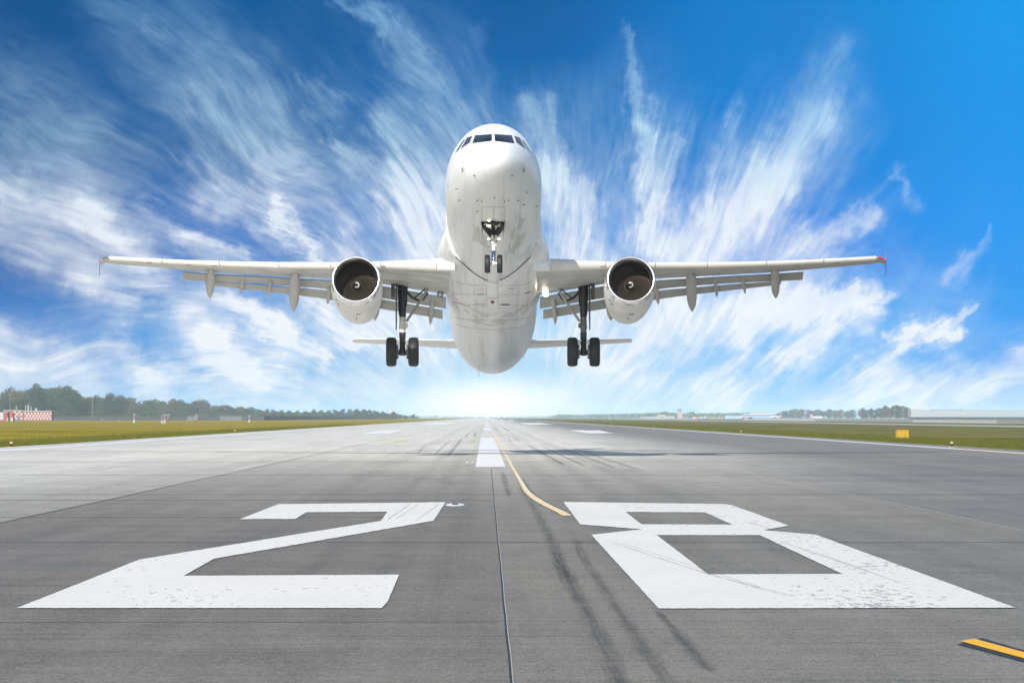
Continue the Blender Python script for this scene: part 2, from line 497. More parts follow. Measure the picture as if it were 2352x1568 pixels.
def make_pave_mat():
    m, t, b, oc = surf_mat('worn_runway_pavement')
    sx, sy, sz = N(t, 'ShaderNodeSeparateXYZ', {0: oc}).outputs
    wob = M(t, 'MULTIPLY', M(t, 'SUBTRACT', NOISE(t, SCALEV(t, oc, (.0, .06, 1)), 1.0, 3), 0.5), 0.10)
    x = M(t, 'ADD', sx, wob)
    big = NOISE(t, SCALEV(t, oc, (.22, .035, 1)), 1.0, 6, 0.6, 0.3)
    streak = NOISE(t, SCALEV(t, oc, (1.1, .012, 1)), 1.0, 6, 0.65, 0.2)           # wear along the direction of travel
    cross = NOISE(t, SCALEV(t, oc, (.10, .55, 1), (3, 8, 0)), 1.0, 7, 0.7, 0.15)    # broom finish across the runway
    fine = NOISE(t, SCALEV(t, oc, (16.0, 5.0, 1)), 1.0, 5, 0.75)
    # paving lanes
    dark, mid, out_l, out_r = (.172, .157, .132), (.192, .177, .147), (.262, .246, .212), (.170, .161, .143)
    c = MIX(t, STEP(t, x, .10, .20), dark, mid)
    c = MIX(t, STEP(t, x, 7.60, 7.72), c, out_r)
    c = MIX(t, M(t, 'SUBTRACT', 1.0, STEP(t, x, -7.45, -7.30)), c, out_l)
    left_glare = M(t, 'SUBTRACT', 1.0, STEP(t, M(t, 'ADD', x, M(t, 'MULTIPLY', M(t, 'SUBTRACT', big, .5), 8.0)), -15.0, -6.5))
    c = MIX(t, M(t, 'MULTIPLY', left_glare, STEP(t, sy, 40.0, 95.0)), c, (.52, .50, .455))  # sun glare on the left lanes put into the colour with distance
    # haze glow put into the colour: far lengths paler, brightening the belly's bounce
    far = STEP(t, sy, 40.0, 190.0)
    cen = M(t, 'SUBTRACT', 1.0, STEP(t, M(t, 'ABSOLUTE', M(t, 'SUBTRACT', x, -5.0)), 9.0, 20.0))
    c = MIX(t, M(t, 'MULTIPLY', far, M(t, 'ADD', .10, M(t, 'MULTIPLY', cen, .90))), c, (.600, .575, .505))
    k = M(t, 'ADD', M(t, 'MULTIPLY', M(t, 'SUBTRACT', big, 0.5), 0.55),
          M(t, 'ADD', M(t, 'MULTIPLY', M(t, 'SUBTRACT', streak, 0.5), 0.50),
            M(t, 'ADD', M(t, 'MULTIPLY', M(t, 'SUBTRACT', cross, 0.5), 0.55), M(t, 'MULTIPLY', M(t, 'SUBTRACT', fine, 0.5), 1.35))))
    grain = NOISE(t, SCALEV(t, oc, (62.0, 9.0, 1), (2, 6, 0)), 1.0, 3, 0.7)
    mott = NOISE(t, SCALEV(t, oc, (1.9, .42, 1), (8, 3, 0)), 1.0, 7, 0.68, .3)
    groove = NOISE(t, SCALEV(t, oc, (.25, 3.4, 1), (1, 9, 0)), 1.0, 4, 0.7)
    k = M(t, 'ADD', k, M(t, 'MULTIPLY', M(t, 'SUBTRACT', grain, .5), 1.9))
    k = M(t, 'ADD', k, M(t, 'MULTIPLY', M(t, 'SUBTRACT', mott, .5), .60))
    k = M(t, 'ADD', k, M(t, 'MULTIPLY', M(t, 'SUBTRACT', groove, .5), .75))
    k = M(t, 'ADD', 1.0, k)
    cc = N(t, 'ShaderNodeVectorMath', {0: c, 1: XYZ(t, k, k, k)}, operation='MULTIPLY').outputs[0]
    speck = STEP(t, NOISE(t, SCALEV(t, oc, (40.0, 9.0, 1), (5, 5, 0)), 1.0, 2, 0.6), 0.70, 0.74)
    cc = MIX(t, M(t, 'MULTIPLY', speck, 0.55), cc, (.42, .42, .41))
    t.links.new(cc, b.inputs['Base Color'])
    rr = M(t, 'ADD', 0.62, M(t, 'MULTIPLY', M(t, 'SUBTRACT', big, 0.5), 0.4))
    t.links.new(rr, b.inputs['Roughness'])
    b.inputs['Specular IOR Level'].default_value = 0.12
    bump = N(t, 'ShaderNodeBump', {'Strength': 0.35, 'Distance': 0.02, 'Height': fine})
    t.links.new(bump.outputs[0], b.inputs['Normal'])
    return m


def paint_mat(name, color, wear_lo, xgrad=None, amount=1.0, stain=None):
    """weathered road paint: flakes off and shows the pavement"""
    m, t, b, oc = surf_mat(name)
    sx = N(t, 'ShaderNodeSeparateXYZ', {0: oc}).outputs[0]
    n1 = NOISE(t, SCALEV(t, oc, (9.0, 2.4, 1)), 1.0, 6, 0.62, 0.3)
    n2 = NOISE(t, SCALEV(t, oc, (.5, .16, 1), (4, 2, 0)), 1.0, 3, 0.6)
    n3 = NOISE(t, SCALEV(t, oc, (30.0, 5.0, 1), (1, 2, 0)), 1.0, 3, 0.6)
    thr = wear_lo
    n5 = NOISE(t, SCALEV(t, oc, (26.0, 5.0, 1), (3, 7, 0)), 1.0, 5, 0.7, .2)
    v = M(t, 'ADD', M(t, 'MULTIPLY', M(t, 'ADD', n1, n5), .5), M(t, 'MULTIPLY', M(t, 'SUBTRACT', n2, 0.5), 0.34))
    if xgrad:
        g = STEP(t, sx, xgrad[0], xgrad[1])
        v = M(t, 'ADD', v, M(t, 'MULTIPLY', g, xgrad[2]))
    worn = M(t, 'MULTIPLY', STEP(t, v, thr, thr + 0.025), amount)
    tint = M(t, 'ADD', 0.76, M(t, 'ADD', M(t, 'MULTIPLY', n3, 0.2), M(t, 'MULTIPLY', n2, 0.26)))
    c = N(t, 'ShaderNodeVectorMath', {0: (*color,), 1: XYZ(t, tint, tint, tint)}, operation='MULTIPLY').outputs[0]
    if stain:
        c = MIX(t, STEP(t, n2, .42, .62), c, stain)
    c = MIX(t, M(t, 'MULTIPLY', worn, 0.75), c, (.24, .24, .235))
    t.links.new(c, b.inputs['Base Color'])
    b.inputs['Roughness'].default_value = 0.62
    b.inputs['Specular IOR Level'].default_value = 0.35
    return m


def rubber_mat(name, color, strength, sc=(9.0, .35)):
    """smear of tyre rubber with soft, broken edges"""
    m, t, b, oc = surf_mat(name)
    uv = N(t, 'ShaderNodeTexCoord').outputs['UV']
    ux, uy, _ = N(t, 'ShaderNodeSeparateXYZ', {0: uv}).outputs
    e = M(t, 'SUBTRACT', 1.0, M(t, 'ABSOLUTE', M(t, 'SUBTRACT', M(t, 'MULTIPLY', ux, 2.0), 1.0)))
    ends = M(t, 'MULTIPLY', STEP(t, uy, 0.0, 0.16), M(t, 'SUBTRACT', 1.0, STEP(t, uy, 0.88, 1.0)))
    n = NOISE(t, SCALEV(t, oc, (sc[0], sc[1], 1)), 1.0, 6, 0.65)
    n2 = NOISE(t, SCALEV(t, oc, (24.0, .22, 1)), 1.0, 6, 0.7)
    n4 = NOISE(t, SCALEV(t, oc, (3.0, .9, 1)), 1.0, 6, 0.7)
    a = M(t, 'MULTIPLY', STEP(t, M(t, 'ADD', e, M(t, 'MULTIPLY', M(t, 'SUBTRACT', n, 0.5), 1.4)), 0.0, 1.0), ends)
    a = M(t, 'MULTIPLY', a, M(t, 'MULTIPLY', strength, M(t, 'MULTIPLY', STEP(t, n2, 0.20, 0.66), STEP(t, n4, .12, .66))), clamp=True)
    b.inputs['Base Color'].default_value = (*color, 1)
    b.inputs['Roughness'].default_value = 0.7
    t.links.new(a, b.inputs['Alpha'])
    return m


def sheet(name, polys, z, m, parent=None):
    """flat sheet(s) on the ground, from outlines of (x, y); an outline may carry holes: [outer, hole, hole]"""
    vs, fs = [], []
    for poly in polys:
        rings = poly if isinstance(poly[0][0], (tuple, list)) else [poly]
        pts = [p for r in rings for p in r]
        o = len(vs)
        vs += [(p[0], p[1], z) for p in pts]
        if len(rings) == 1 and len(pts) <= 4:
            fs.append(tuple(o + k for k in range(len(pts))))
        else:
            tri = tessellate_polygon([[Vector((p[0], p[1], 0)) for p in r] for r in rings])
            fs += [tuple(o + k for k in q) for q in tri]
    me = bpy.data.meshes.new(name)
    me.from_pydata(vs, [], fs)
    bm = bmesh.new()
    bm.from_mesh(me)
    for f in bm.faces:
        f.normal_update()
        if f.normal.z < 0:
            f.normal_flip()
    bm.to_mesh(me)
    bm.free()
    me.materials.append(m)
    o = bpy.data.objects.new(name, me)
    COL.objects.link(o)
    if parent:
        o.parent = parent
    return o


def rough_outline(pxpoly, step=7.0, jit=0.30):
    """an outline in view directions, cut into short steps with a painter's small wobble, as ground points"""
    outp = []
    n = len(pxpoly)
    for i in range(n):
        a, b = pxpoly[i], pxpoly[(i + 1) % n]
        k = max(1, int(math.hypot(b[0] - a[0], b[1] - a[1]) / step))
        for j in range(k):
            s = j / k
            w = 0 if j == 0 else jit
            outp.append(G(a[0] + (b[0] - a[0]) * s + random.uniform(-w, w) * 1.6, a[1] + (b[1] - a[1]) * s + random.uniform(-w, w)))
    return outp


def ribbon(name, pts, z, m, parent=None, seg=10):
    """strip along ground points (x, y, half width in x) with UVs"""
    fine = []
    for i in range(len(pts) - 1):
        for j in range(seg):
            s = j / seg
            fine.append([a + (b - a) * s for a, b in zip(pts[i], pts[i + 1])])
    fine.append(list(pts[-1]))
    vs, fs, uv = [], [], []
    for i, (x, y, w) in enumerate(fine):
        vs += [(x - w, y, z), (x + w, y, z)]
        uv += [(0, i / (len(fine) - 1)), (1, i / (len(fine) - 1))]
    for i in range(len(fine) - 1):
        fs.append((2 * i, 2 * i + 1, 2 * i + 3, 2 * i + 2))
    me = bpy.data.meshes.new(name)
    me.from_pydata(vs, [], fs)
    ul = me.uv_layers.new(name='UVMap')
    for l in me.loops:
        ul.data[l.index].uv = uv[l.vertex_index]
    bm = bmesh.new()
    bm.from_mesh(me)
    for f in bm.faces:
        f.normal_update()
        if f.normal.z < 0:
            f.normal_flip()
    bm.to_mesh(me)
    bm.free()
    me.materials.append(m)
    o = bpy.data.objects.new(name, me)
    COL.objects.link(o)
    if parent:
        o.parent = parent
    return o


def rect(x0, x1, y0, y1):
    return [(x0, y0), (x1, y0), (x1, y1), (x0, y1)]


FAR = 9400.0
ground = tag(sheet('ground', [rect(-3400, 3400, -50, FAR)], -0.02, make_grass_mat()), 'mown yellow green airfield grass on both sides of the runway', 'ground', kind='structure')
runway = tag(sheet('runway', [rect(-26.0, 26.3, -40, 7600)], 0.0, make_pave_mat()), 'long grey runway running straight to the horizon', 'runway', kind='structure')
apron_m = mat('pale_taxiway_concrete', (.30, .30, .295), 0.8, vary=.18, vscale=.08)
tag(sheet('taxiway', [rect(87, 104, 60, 4400)], -0.008, apron_m), 'pale grey taxiway strip beyond the right hand grass', 'taxiway', kind='structure')
tag(sheet('apron', [[(150, 3300), (1500, 3000), (1700, 5600), (150, 5600)]], -0.010, apron_m), 'distant parking apron in front of the terminal', 'apron', kind='structure')

P_WHITE = paint_mat('white_runway_paint', (.74, .735, .72), 0.66)
P_WHITE2 = paint_mat('white_numeral_paint', (.71, .69, .64), 0.595)
P_WORN = paint_mat('flaking_white_paint', (.70, .68, .63), 0.63, xgrad=(1.3, 3.6, 0.075))
P_YEL = paint_mat('faded_yellow_paint', (.78, .60, .33), 0.66, stain=(.78, .66, .46))
P_YEL2 = paint_mat('fresh_yellow_paint', (.80, .42, .010), 0.72)
P_BLACK = paint_mat('black_border_paint', (.022, .022, .023), 0.76)
SEAM = mat('black_joint_sealant', (.014, .014, .014), 0.6)
SEAM2 = mat('pale_joint_edge', (.40, .39, .37), 0.8)
Z1, Z2, Z3 = 0.004, 0.008, 0.012

num2 = [(639.4, 1158), (1023, 1153.5), (995.4, 1196.6), (492, 1283.6), (421.9, 1323), (917.2, 1320.5), (890, 1383.4), (876.7, 1397.4), (38.7, 1397.4),
        (320.8, 1285.4), (874.5, 1196.6), (890, 1175.5), (703, 1176.8), (679, 1192), (550.6, 1192.6)]
num8 = [(1294.2, 1153), (1666, 1157.7), (1682, 1160.4), (1812.6, 1207.6), (1753.8, 1217.8), (1874.2, 1228.5), (2332.5, 1396.5), (1513.2, 1398.4),
        (1358, 1228.5), (1473.8, 1216), (1332.6, 1204.4)]
hole_a = [(1436.8, 1176.2), (1619.6, 1177), (1682, 1205.3), (1473.8, 1204.4)]
hole_b = [(1508.5, 1229.4), (1744.6, 1229.4), (1934.4, 1318.7), (1626.6, 1319.7)]
tag(sheet('runway_numeral', [[rough_outline(num2)]], Z2, P_WHITE2, runway), 'white numeral 2')
tag(sheet('runway_numeral', [[rough_outline(num8), rough_outline(hole_a), rough_outline(hole_b)]], Z2, P_WORN, runway), 'flaking white numeral 8')
# centre line dashes, edge lines, touchdown bars
for quad in ([(1105, 1005), (1134.4, 1005), (1161.3, 1072.5), (1091.6, 1072.5)],):
    sheet('centre_line_dash', [[rough_outline(quad, 6, .4)]], Z2, P_WHITE, runway)
for y0, y1 in ((440, 565), (665, 770), (880, 990), (1110, 1220), (1340, 1450), (1570, 1680), (1800, 1910), (2050, 2160)):
    sheet('centre_line_dash', [rect(-.36, .62, y0, y1)], Z2, P_WHITE, runway)
P_CREAM = paint_mat('cream_edge_paint', (.80, .66, .48), 0.72)
sheet('edge_line', [rect(-23.7, -22.9, -30, 7000)], Z1, P_WHITE, runway)
sheet('edge_line', [rect(23.5, 24.2, 186, 7000)], Z1, P_WHITE, runway)
sheet('edge_line', [rect(23.55, 24.15, -30, 186)], Z1, P_CREAM, runway)
sheet('touchdown_bar', [[G(877, 988), G(925, 987.5), G(892, 995), G(823, 995.8)]], Z1, P_WHITE, runway)
sheet('touchdown_bar', [[G(1306, 987.7), G(1340, 987.7), G(1345, 988.3), G(1377, 988.0), G(1407, 994.4), G(1349, 994.5)]], Z1, P_WHITE, runway)
sheet('touchdown_bar', [rect(-15.4, -9.3, 815, 1045)], Z1, P_WHITE, runway)
sheet('touchdown_bar', [rect(9.5, 15.3, 815, 1045)], Z1, P_WHITE, runway)
for y0, y1, xs in ((1500, 1640, (9, 13)), (1950, 2300, (-16, -12.5)), (1950, 2300, (-11, -7.5)), (1950, 2300, (-6, -2.5)), (1950, 2300, (2.5, 6)), (1950, 2300, (7.5, 11)),
                   (1950, 2300, (12.5, 16)), (1500, 1640, (-13, -9))):
    sheet('touchdown_bar', [rect(xs[0], xs[1], y0, y1)], Z1, P_WHITE, runway)
# yellow lead-in line with its dark edging
yl = [(1132.6, 991, 3.2), (1143, 1010, 3.6), (1155.5, 1033, 4.4), (1165, 1050, 5.2), (1174.5, 1068, 6.2), (1187, 1090, 7.4), (1199.4, 1110.6, 9.0), (1204.5, 1120, 10.5),
      (1211, 1129.6, 13), (1218, 1136.5, 15), (1227, 1143, 17), (1241, 1152, 18), (1261, 1163, 19), (1285, 1174, 21), (1303, 1184.3, 22)]


def px_ribbon(name, pts, z, m, parent, seg=6, grow=0.0, shift=0.0):
    g = []
    for px, py, w in pts:
        x, y = G(px + shift, py)
        g.append((x, y, (w + grow) / 2 / FPX * y))
    return ribbon(name, g, z, m, parent, seg)


edge_r = rubber_mat('dark_line_edging', (.045, .045, .046), 0.65, (12, .4))
px_ribbon('line_edging', yl[5:], Z1, edge_r, runway, 6, 22, 3)
tag(px_ribbon('taxi_lead_line', yl, Z2, P_YEL, runway), 'cream yellow curved lead line')
sheet('line_border', [[G(2199, 1480), G(2256, 1465.3), G(2352, 1493.5), G(2460, 1525), G(2460, 1552), G(2352, 1520.5)]], Z1, P_BLACK, runway)
tag(sheet('taxi_line', [[G(2205, 1473.5), G(2237.6, 1468), G(2352, 1499), G(2460, 1529), G(2460, 1545), G(2352, 1513)]], Z2, P_YEL2, runway), 'bright yellow line with black border')
# faint green survey ticks
P_LIME = mat('lime_survey_paint', (.50, .62, .05), 0.7)
for a, b, w in (((900, 1016.5), (936, 1011), 1.0), ((872, 1017.8), (896, 1017.2), .5), ((1079, 1016.6), (1091, 1010.4), 1.1)):
    (xa, ya), (xb, yb) = G(*a), G(*b)
    sheet('survey_tick', [[G(a[0], a[1] + w), G(b[0], b[1] + w), G(b[0], b[1] - w), G(a[0], a[1] - w)]], Z2, P_LIME, runway)
# joints
jx = []
y = 10.0
while y < 330:
    jx.append((.15 + .0015 * math.sin(y * .35) + .0012 * math.sin(y * 1.3 + 1) + random.uniform(-.001, .001), y, .0075))
    y *= 1.018
ribbon('joint_edge', [(x + .012, y, .0035) for x, y, w in jx], Z1, SEAM2, runway, 1)
ribbon('expansion_joint', jx, Z1, SEAM, runway, 1)
px_line = [(-7.35 + .02 * math.sin(k * 1.7), 12 * 1.12 ** k, .011 + .0003 * k) for k in range(38)]
ribbon('expansion_joint', px_line, Z1, SEAM, runway, 1)
ribbon('joint_edge', [(7.62 + .02 * math.sin(k * 1.3), 12 * 1.12 ** k, .014 + .0005 * k) for k in range(36)], Z1, SEAM2, runway, 1)
ribbon('expansion_joint', [(7.66 + .02 * math.sin(k * 1.3), 12 * 1.12 ** k, .008) for k in range(20)], Z1, SEAM, runway, 1)
for yj, w, xa, xb in ((46.7, .16, -26, 26), (58.3, .13, -26, 0), (75.6, .22, -26, 26), (70.2, .25, -26, .1), (34.6, .06, -7.3, -2.4), (28.45, .035, -26, .1), (101, .3, -26, 26),
                      (131, .5, -26, 26), (171, .8, -26, 26), (92, .3, 7.7, 26)):
    sheet('cross_joint', [rect(xa, xb, yj - w / 2, yj + w / 2)], Z1 * .5, mat('thin_joint', (.085, .082, .076), .8), runway)
# tyre rubber
SCUFF = rubber_mat('scuffed_rubber', (.15, .155, .16), .6, (30, .5))
RUB = rubber_mat('tyre_rubber_dark', (.050, .051, .052), 0.55)
RUB2 = rubber_mat('tyre_rubber_soft', (.055, .055, .056), 0.42)
RUB3 = rubber_mat('tyre_rubber_faint', (.07, .07, .07), 0.12, (5, .06))


def skid(pts, m):
    return px_ribbon('tyre_mark', [(a_, b_, w_ * (1.45 if m is not SCUFF else 1)) for a_, b_, w_ in pts], Z3, m, runway, 8)


def q3(zx, zy):
    return (714 + 89.9 + zx * .29297, 918.7 + zy * .29297)


for (a, b, w) in (((1385, 345), (1700, 520), 8), ((1475, 345), (1865, 528), 8), ((1620, 358), (2105, 543), 9), ((1715, 365), (2290, 552), 9)):
    pa, pb = q3(*a), q3(*b)
    mid = ((pa[0] + pb[0]) / 2, (pa[1] + pb[1]) / 2 + .8)
    skid([(*pa, w * .45), (*mid, w * 1.1), (*pb, w * 1.2)], RUB)
for (a, b, w) in (((440, 385), (270, 450), 4), ((590, 350), (525, 420), 5), ((790, 310), (655, 435), 7), ((885, 290), (760, 450), 8), ((985, 250), (975, 290), 6), ((935, 255), (900, 292), 6),
                  ((1115, 220), (1165, 242), 5), ((1190, 215), (1255, 245), 5), ((1230, 268), (1250, 284), 4), ((1245, 305), (1266, 326), 5), ((1285, 300), (1318, 325), 5),
                  ((1300, 258), (1370, 278), 4), ((1370, 258), (1435, 277), 4), ((1500, 222), (1600, 238), 4), ((1465, 228), (1530, 236), 4), ((490, 390), (430, 415), 4)):
    pa, pb = q3(*a), q3(*b)
    mid = ((pa[0] + pb[0]) / 2, (pa[1] + pb[1]) / 2)
    skid([(*pa, w * .5), (*mid, w), (*pb, w)], RUB2)
skid([(1154, 1082, 8), (1159, 1102, 16), (1166, 1130, 16), (1170, 1143, 6)], RUB2)
skid([(1186, 1110, 14), (1222, 1160, 20), (1245, 1200, 26), (1268, 1245, 32), (1291, 1305, 36), (1318, 1350, 38)], RUB2)
skid([(1268, 1250, 26), (1291, 1305, 32), (1342, 1397, 42), (1383.5, 1471.5, 44), (1420.6, 1564, 50), (1440, 1610, 50)], RUB)
skid([(1300, 1200, 12), (1346.5, 1291, 26), (1390, 1355, 30), (1434.5, 1425, 36), (1485, 1499, 40), (1531.7, 1564, 44), (1560, 1600, 44)], RUB2)
skid([(1500, 1395, 18), (1536, 1434.5, 26), (1578, 1480.7, 36), (1615, 1527, 36), (1644, 1548, 24)], RUB)
skid([(960, 1095, 120), (1010, 1104, 150), (1070, 1114, 120)], RUB3)
skid([(1369.7, 1235.4, 6), (1494.6, 1277, 9), (1624, 1318.7, 11), (1707.6, 1342, 12), (1818.7, 1374, 14)], SCUFF)
skid([(1384, 1236, 5), (1500, 1272, 6), (1600, 1304, 6), (1720, 1342, 7), (1850, 1380, 8)], SCUFF)
for p_, q_, w_ in (((948, 1154), (886, 1197), 4), ((968, 1154), (905, 1196), 3), ((1012, 1156), (950, 1200), 4), ((890, 1180), (820, 1212), 3), ((1700, 1195), (1850, 1240), 5), ((1780, 1240), (2010, 1320), 6), ((1850, 1260), (2120, 1360), 5)):
    skid([(*p_, w_), (*q_, w_ * 1.4)], SCUFF)
for x0, x1, ww in ((-1.1, -1.0, .5), (-1.9, -1.6, .4), (1.5, 1.4, .5), (2.4, 2.5, .5), (-3.2, -3.4, .6), (3.6, 3.7, .5), (-.5, -.6, .35)):
    ribbon('tyre_mark', [(x0, 16, ww * .5), (x0 + .1, 60, ww), (x1, 300, ww), (x1 * 1.1, 900, ww * 1.2)], Z1 * .6 + .0006 * abs(x0), RUB3, runway, 8)

# ------------------------------------------------------------------ the airliner
D0, H1, PITCH = 153.0, 6.21, R(14.0)
cP, sP = math.cos(PITCH), math.sin(PITCH)
CX = 1132.3
AX = (CX - VPX) / FPX * D0
plane = empty('airliner', (AX, D0, CAMH + H1))
plane.rotation_euler = (-PITCH, 0, 0)
tag(plane, 'white twin engine airliner taking off over the runway with landing gear down', 'airliner')
PM = Matrix.Translation((AX, D0, CAMH + H1)) @ Matrix.Rotation(-PITCH, 4, 'X')
PMI = PM.inverted()


def PL(px, py, y):
    """aircraft-frame point at station y (metres aft) seen at a direction; mirrored use is up to the caller"""
    k = (VPY - py) / FPX
    z = (k * (D0 + y * cP) - H1 + y * sP) / (cP - k * sP)
    Y = D0 + y * cP + z * sP
    return Vector(((px - CX) / FPX * Y, y, z))


def dirty_white(name, base=(.80, .80, .80), low=(.76, .765, .755), zsplit=-1.15):
    m, t, b, oc = surf_mat(name)
    sx, sy, sz = N(t, 'ShaderNodeSeparateXYZ', {0: oc}).outputs
    n1 = NOISE(t, SCALEV(t, oc, (1.3, .28, 1.3)), 1.0, 6, 0.62, 0.5)
    n2 = NOISE(t, SCALEV(t, oc, (3.6, .16, .5), (2, 7, 1)), 1.0, 5, 0.65, 0.2)
    n3 = NOISE(t, SCALEV(t, oc, (.9, .9, .9), (5, 1, 1)), 2.2, 5, 0.6)
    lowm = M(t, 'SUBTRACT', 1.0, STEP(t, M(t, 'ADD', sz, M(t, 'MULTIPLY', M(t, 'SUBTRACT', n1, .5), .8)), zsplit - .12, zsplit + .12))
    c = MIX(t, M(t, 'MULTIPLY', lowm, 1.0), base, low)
    patch = M(t, 'MULTIPLY', STEP(t, n1, .52, .57), M(t, 'MULTIPLY', M(t, 'MULTIPLY', lowm, STEP(t, sy, -15.5, -12.5)), M(t, 'SUBTRACT', 1.0, STEP(t, sy, -8.0, -5.0))))
    c = MIX(t, M(t, 'MULTIPLY', patch, .50), c, (.36, .37, .36))
    st = M(t, 'MULTIPLY', STEP(t, n2, .50, .66), lowm)
    c = MIX(t, M(t, 'MULTIPLY', st, .34), c, (.40, .40, .38))
    # the grubby band behind the wheel wells
    band = M(t, 'MULTIPLY', STEP(t, sy, -1.6, -.4), M(t, 'SUBTRACT', 1.0, STEP(t, sy, .7, 1.3)))
    bd = M(t, 'MULTIPLY', M(t, 'MULTIPLY', band, lowm), STEP(t, n3, .42, .60))
    c = MIX(t, M(t, 'MULTIPLY', bd, .5), c, (.30, .285, .26))
    t.links.new(c, b.inputs['Base Color'])
    b.inputs['Roughness'].default_value = 0.38
    b.inputs['Coat Weight'].default_value = 0.12
    b.inputs['Coat Roughness'].default_value = 0.12
    return m


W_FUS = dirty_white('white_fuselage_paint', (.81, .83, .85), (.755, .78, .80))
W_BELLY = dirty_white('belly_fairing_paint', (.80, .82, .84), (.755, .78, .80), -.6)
W_GREY = mat('grey_wing_paint', (.52, .52, .51), .42, vary=.30, vscale=1.6, stretch=(.5, 1.6, 1))
W_FLAP = mat('grey_flap_paint', (.43, .435, .425), .5, vary=.10, vscale=2.5)
W_SLAT = mat('cream_slat_paint', (.60, .58, .545), .38, vary=.05, vscale=1.5)
W_FAIR = mat('grey_fairing_paint', (.47, .47, .475), .45, vary=.08, vscale=2.0)
W_COWL = mat('white_cowl_paint', (.74, .74, .735), .35, vary=.12, vscale=1.4)
CHROME = mat('polished_lip_metal', (.86, .86, .87), .20, 1.0)
LINER = mat('shade_dark_inlet_liner', (.007, .007, .007), .6)  # grey liner coloured near black for the shade inside the inlet
FANM = mat('bronze_fan_metal', (.050, .040, .029), .45, .4)
BLACKM = mat('black_metal', (.012, .012, .013), .45)
GEARD = mat('dark_gear_metal', (.045, .05, .055), .45, .4)
GEARL = mat('pale_gear_paint', (.62, .62, .60), .4)
PISTON = mat('chromed_piston', (.75, .76, .78), .15, 1.0)
BLUEP = mat('blue_gear_paint', (.015, .06, .22), .45)
TYRE = mat('tyre_rubber', (.014, .016, .018), .58, vary=.25, vscale=6)
HUB = mat('grey_wheel_hub', (.22, .22, .22), .45, .6)
GLASS = mat('dark_cockpit_glass', (.008, .010, .013), .06, spec=.6)
SEAMM = mat('panel_seam_dark', (.10, .10, .10), .7)
SEAML = mat('panel_seam_grey', (.36, .36, .36), .7)
LAMP_ON = mat('lit_lamp', (1, .9, .7), .3, emit=(1.0, .78, .42), estr=6.0)
LAMP_HOT = mat('lit_landing_lamp', (1, .9, .7), .3, emit=(1.0, .86, .60), estr=14.0)
LAMP_OFF = mat('clear_lamp_glass', (.55, .57, .58), .08, .7)
RED_L = mat('red_lamp_glass', (.35, .03, .025), .1, emit=(1, .05, .02), estr=.25)
GRN_L = mat('green_lamp_glass', (.05, .14, .08), .1, emit=(.05, .8, .2), estr=.05)
FENCE_P = mat('magenta_fence_paint', (.44, .08, .24), .4)


def cat(P, t):
    """Catmull-Rom through rows P at parameter t"""
    n = len(P) - 1
    i = min(n - 1, max(0, int(t)))
    s = t - i
    p0, p1, p2, p3 = P[max(0, i - 1)], P[i], P[i + 1], P[min(n, i + 2)]
    return [.5 * ((2 * b) + (-a + c) * s + (2 * a - 5 * b + 4 * c - d) * s * s + (-a + 3 * b - 3 * c + d) * s ** 3) for a, b, c, d in zip(p0, p1, p2, p3)]


# fuselage stations: distance from nose, half width, crown, keel
FUS = [(0, .012, -.62, -.64), (.06, .26, -.36, -.90), (.22, .50, -.12, -1.12), (.5, .74, .12, -1.31), (.95, .99, .40, -1.49), (1.5, 1.21, .72, -1.64), (2.1, 1.38, 1.06, -1.76),
       (2.7, 1.50, 1.37, -1.85), (3.3, 1.61, 1.58, -1.92), (4.0, 1.72, 1.74, -1.98), (5.0, 1.83, 1.89, -2.03), (6.2, 1.88, 1.98, -2.06), (8, 1.885, 2.03, -2.07), (12, 1.88, 2.07, -2.07),
       (18, 1.90, 2.07, -2.07), (23, 1.92, 2.07, -2.05), (25.5, 1.90, 2.07, -1.92), (28, 1.80, 2.06, -1.62), (30.5, 1.58, 2.04, -1.16), (33, 1.22, 2.0, -.52), (35.5, .72, 1.86, .22), (37, .34, 1.62, .82),
       (37.5, .16, 1.45, 1.12)]
NOSE = -17.7


def fus_at(d):
    for i in range(len(FUS) - 1):
        if FUS[i][0] <= d <= FUS[i + 1][0]:
            return cat(FUS, i + (d - FUS[i][0]) / (FUS[i + 1][0] - FUS[i][0]))
    return list(FUS[-1])


def fus_ring(d, n=72):
    _, w, top, bot = fus_at(d)
    zc = (top + bot) / 2
    hh = (top - bot) / 2
    return [(w * math.sin(q), NOSE + d, zc - hh * math.cos(q)) for q in [2 * math.pi * k / n for k in range(n)]]


ds = [0, .015, .04, .08, .14, .22, .32, .45, .6, .8, 1.0, 1.25, 1.5, 1.8, 2.1, 2.4, 2.7, 3.0, 3.3, 3.7, 4.1, 4.6, 5.2, 6, 7] + [8 + .75 * k for k in range(40)]
ds = [d for d in ds if d < 37.4] + [37.5]
mb = MB()
mb.loft([fus_ring(d) for d in ds])
fus = mb.build('fuselage', W_FUS, plane, True, 40)


# belly fairing and wing root fillets
def fair_front(ph):
    a = abs(ph)
    return -5.25 - 1.75 * (a / 62) ** 1.0 if a < 62 else -7.0 - .9 * ((a - 62) / 50)


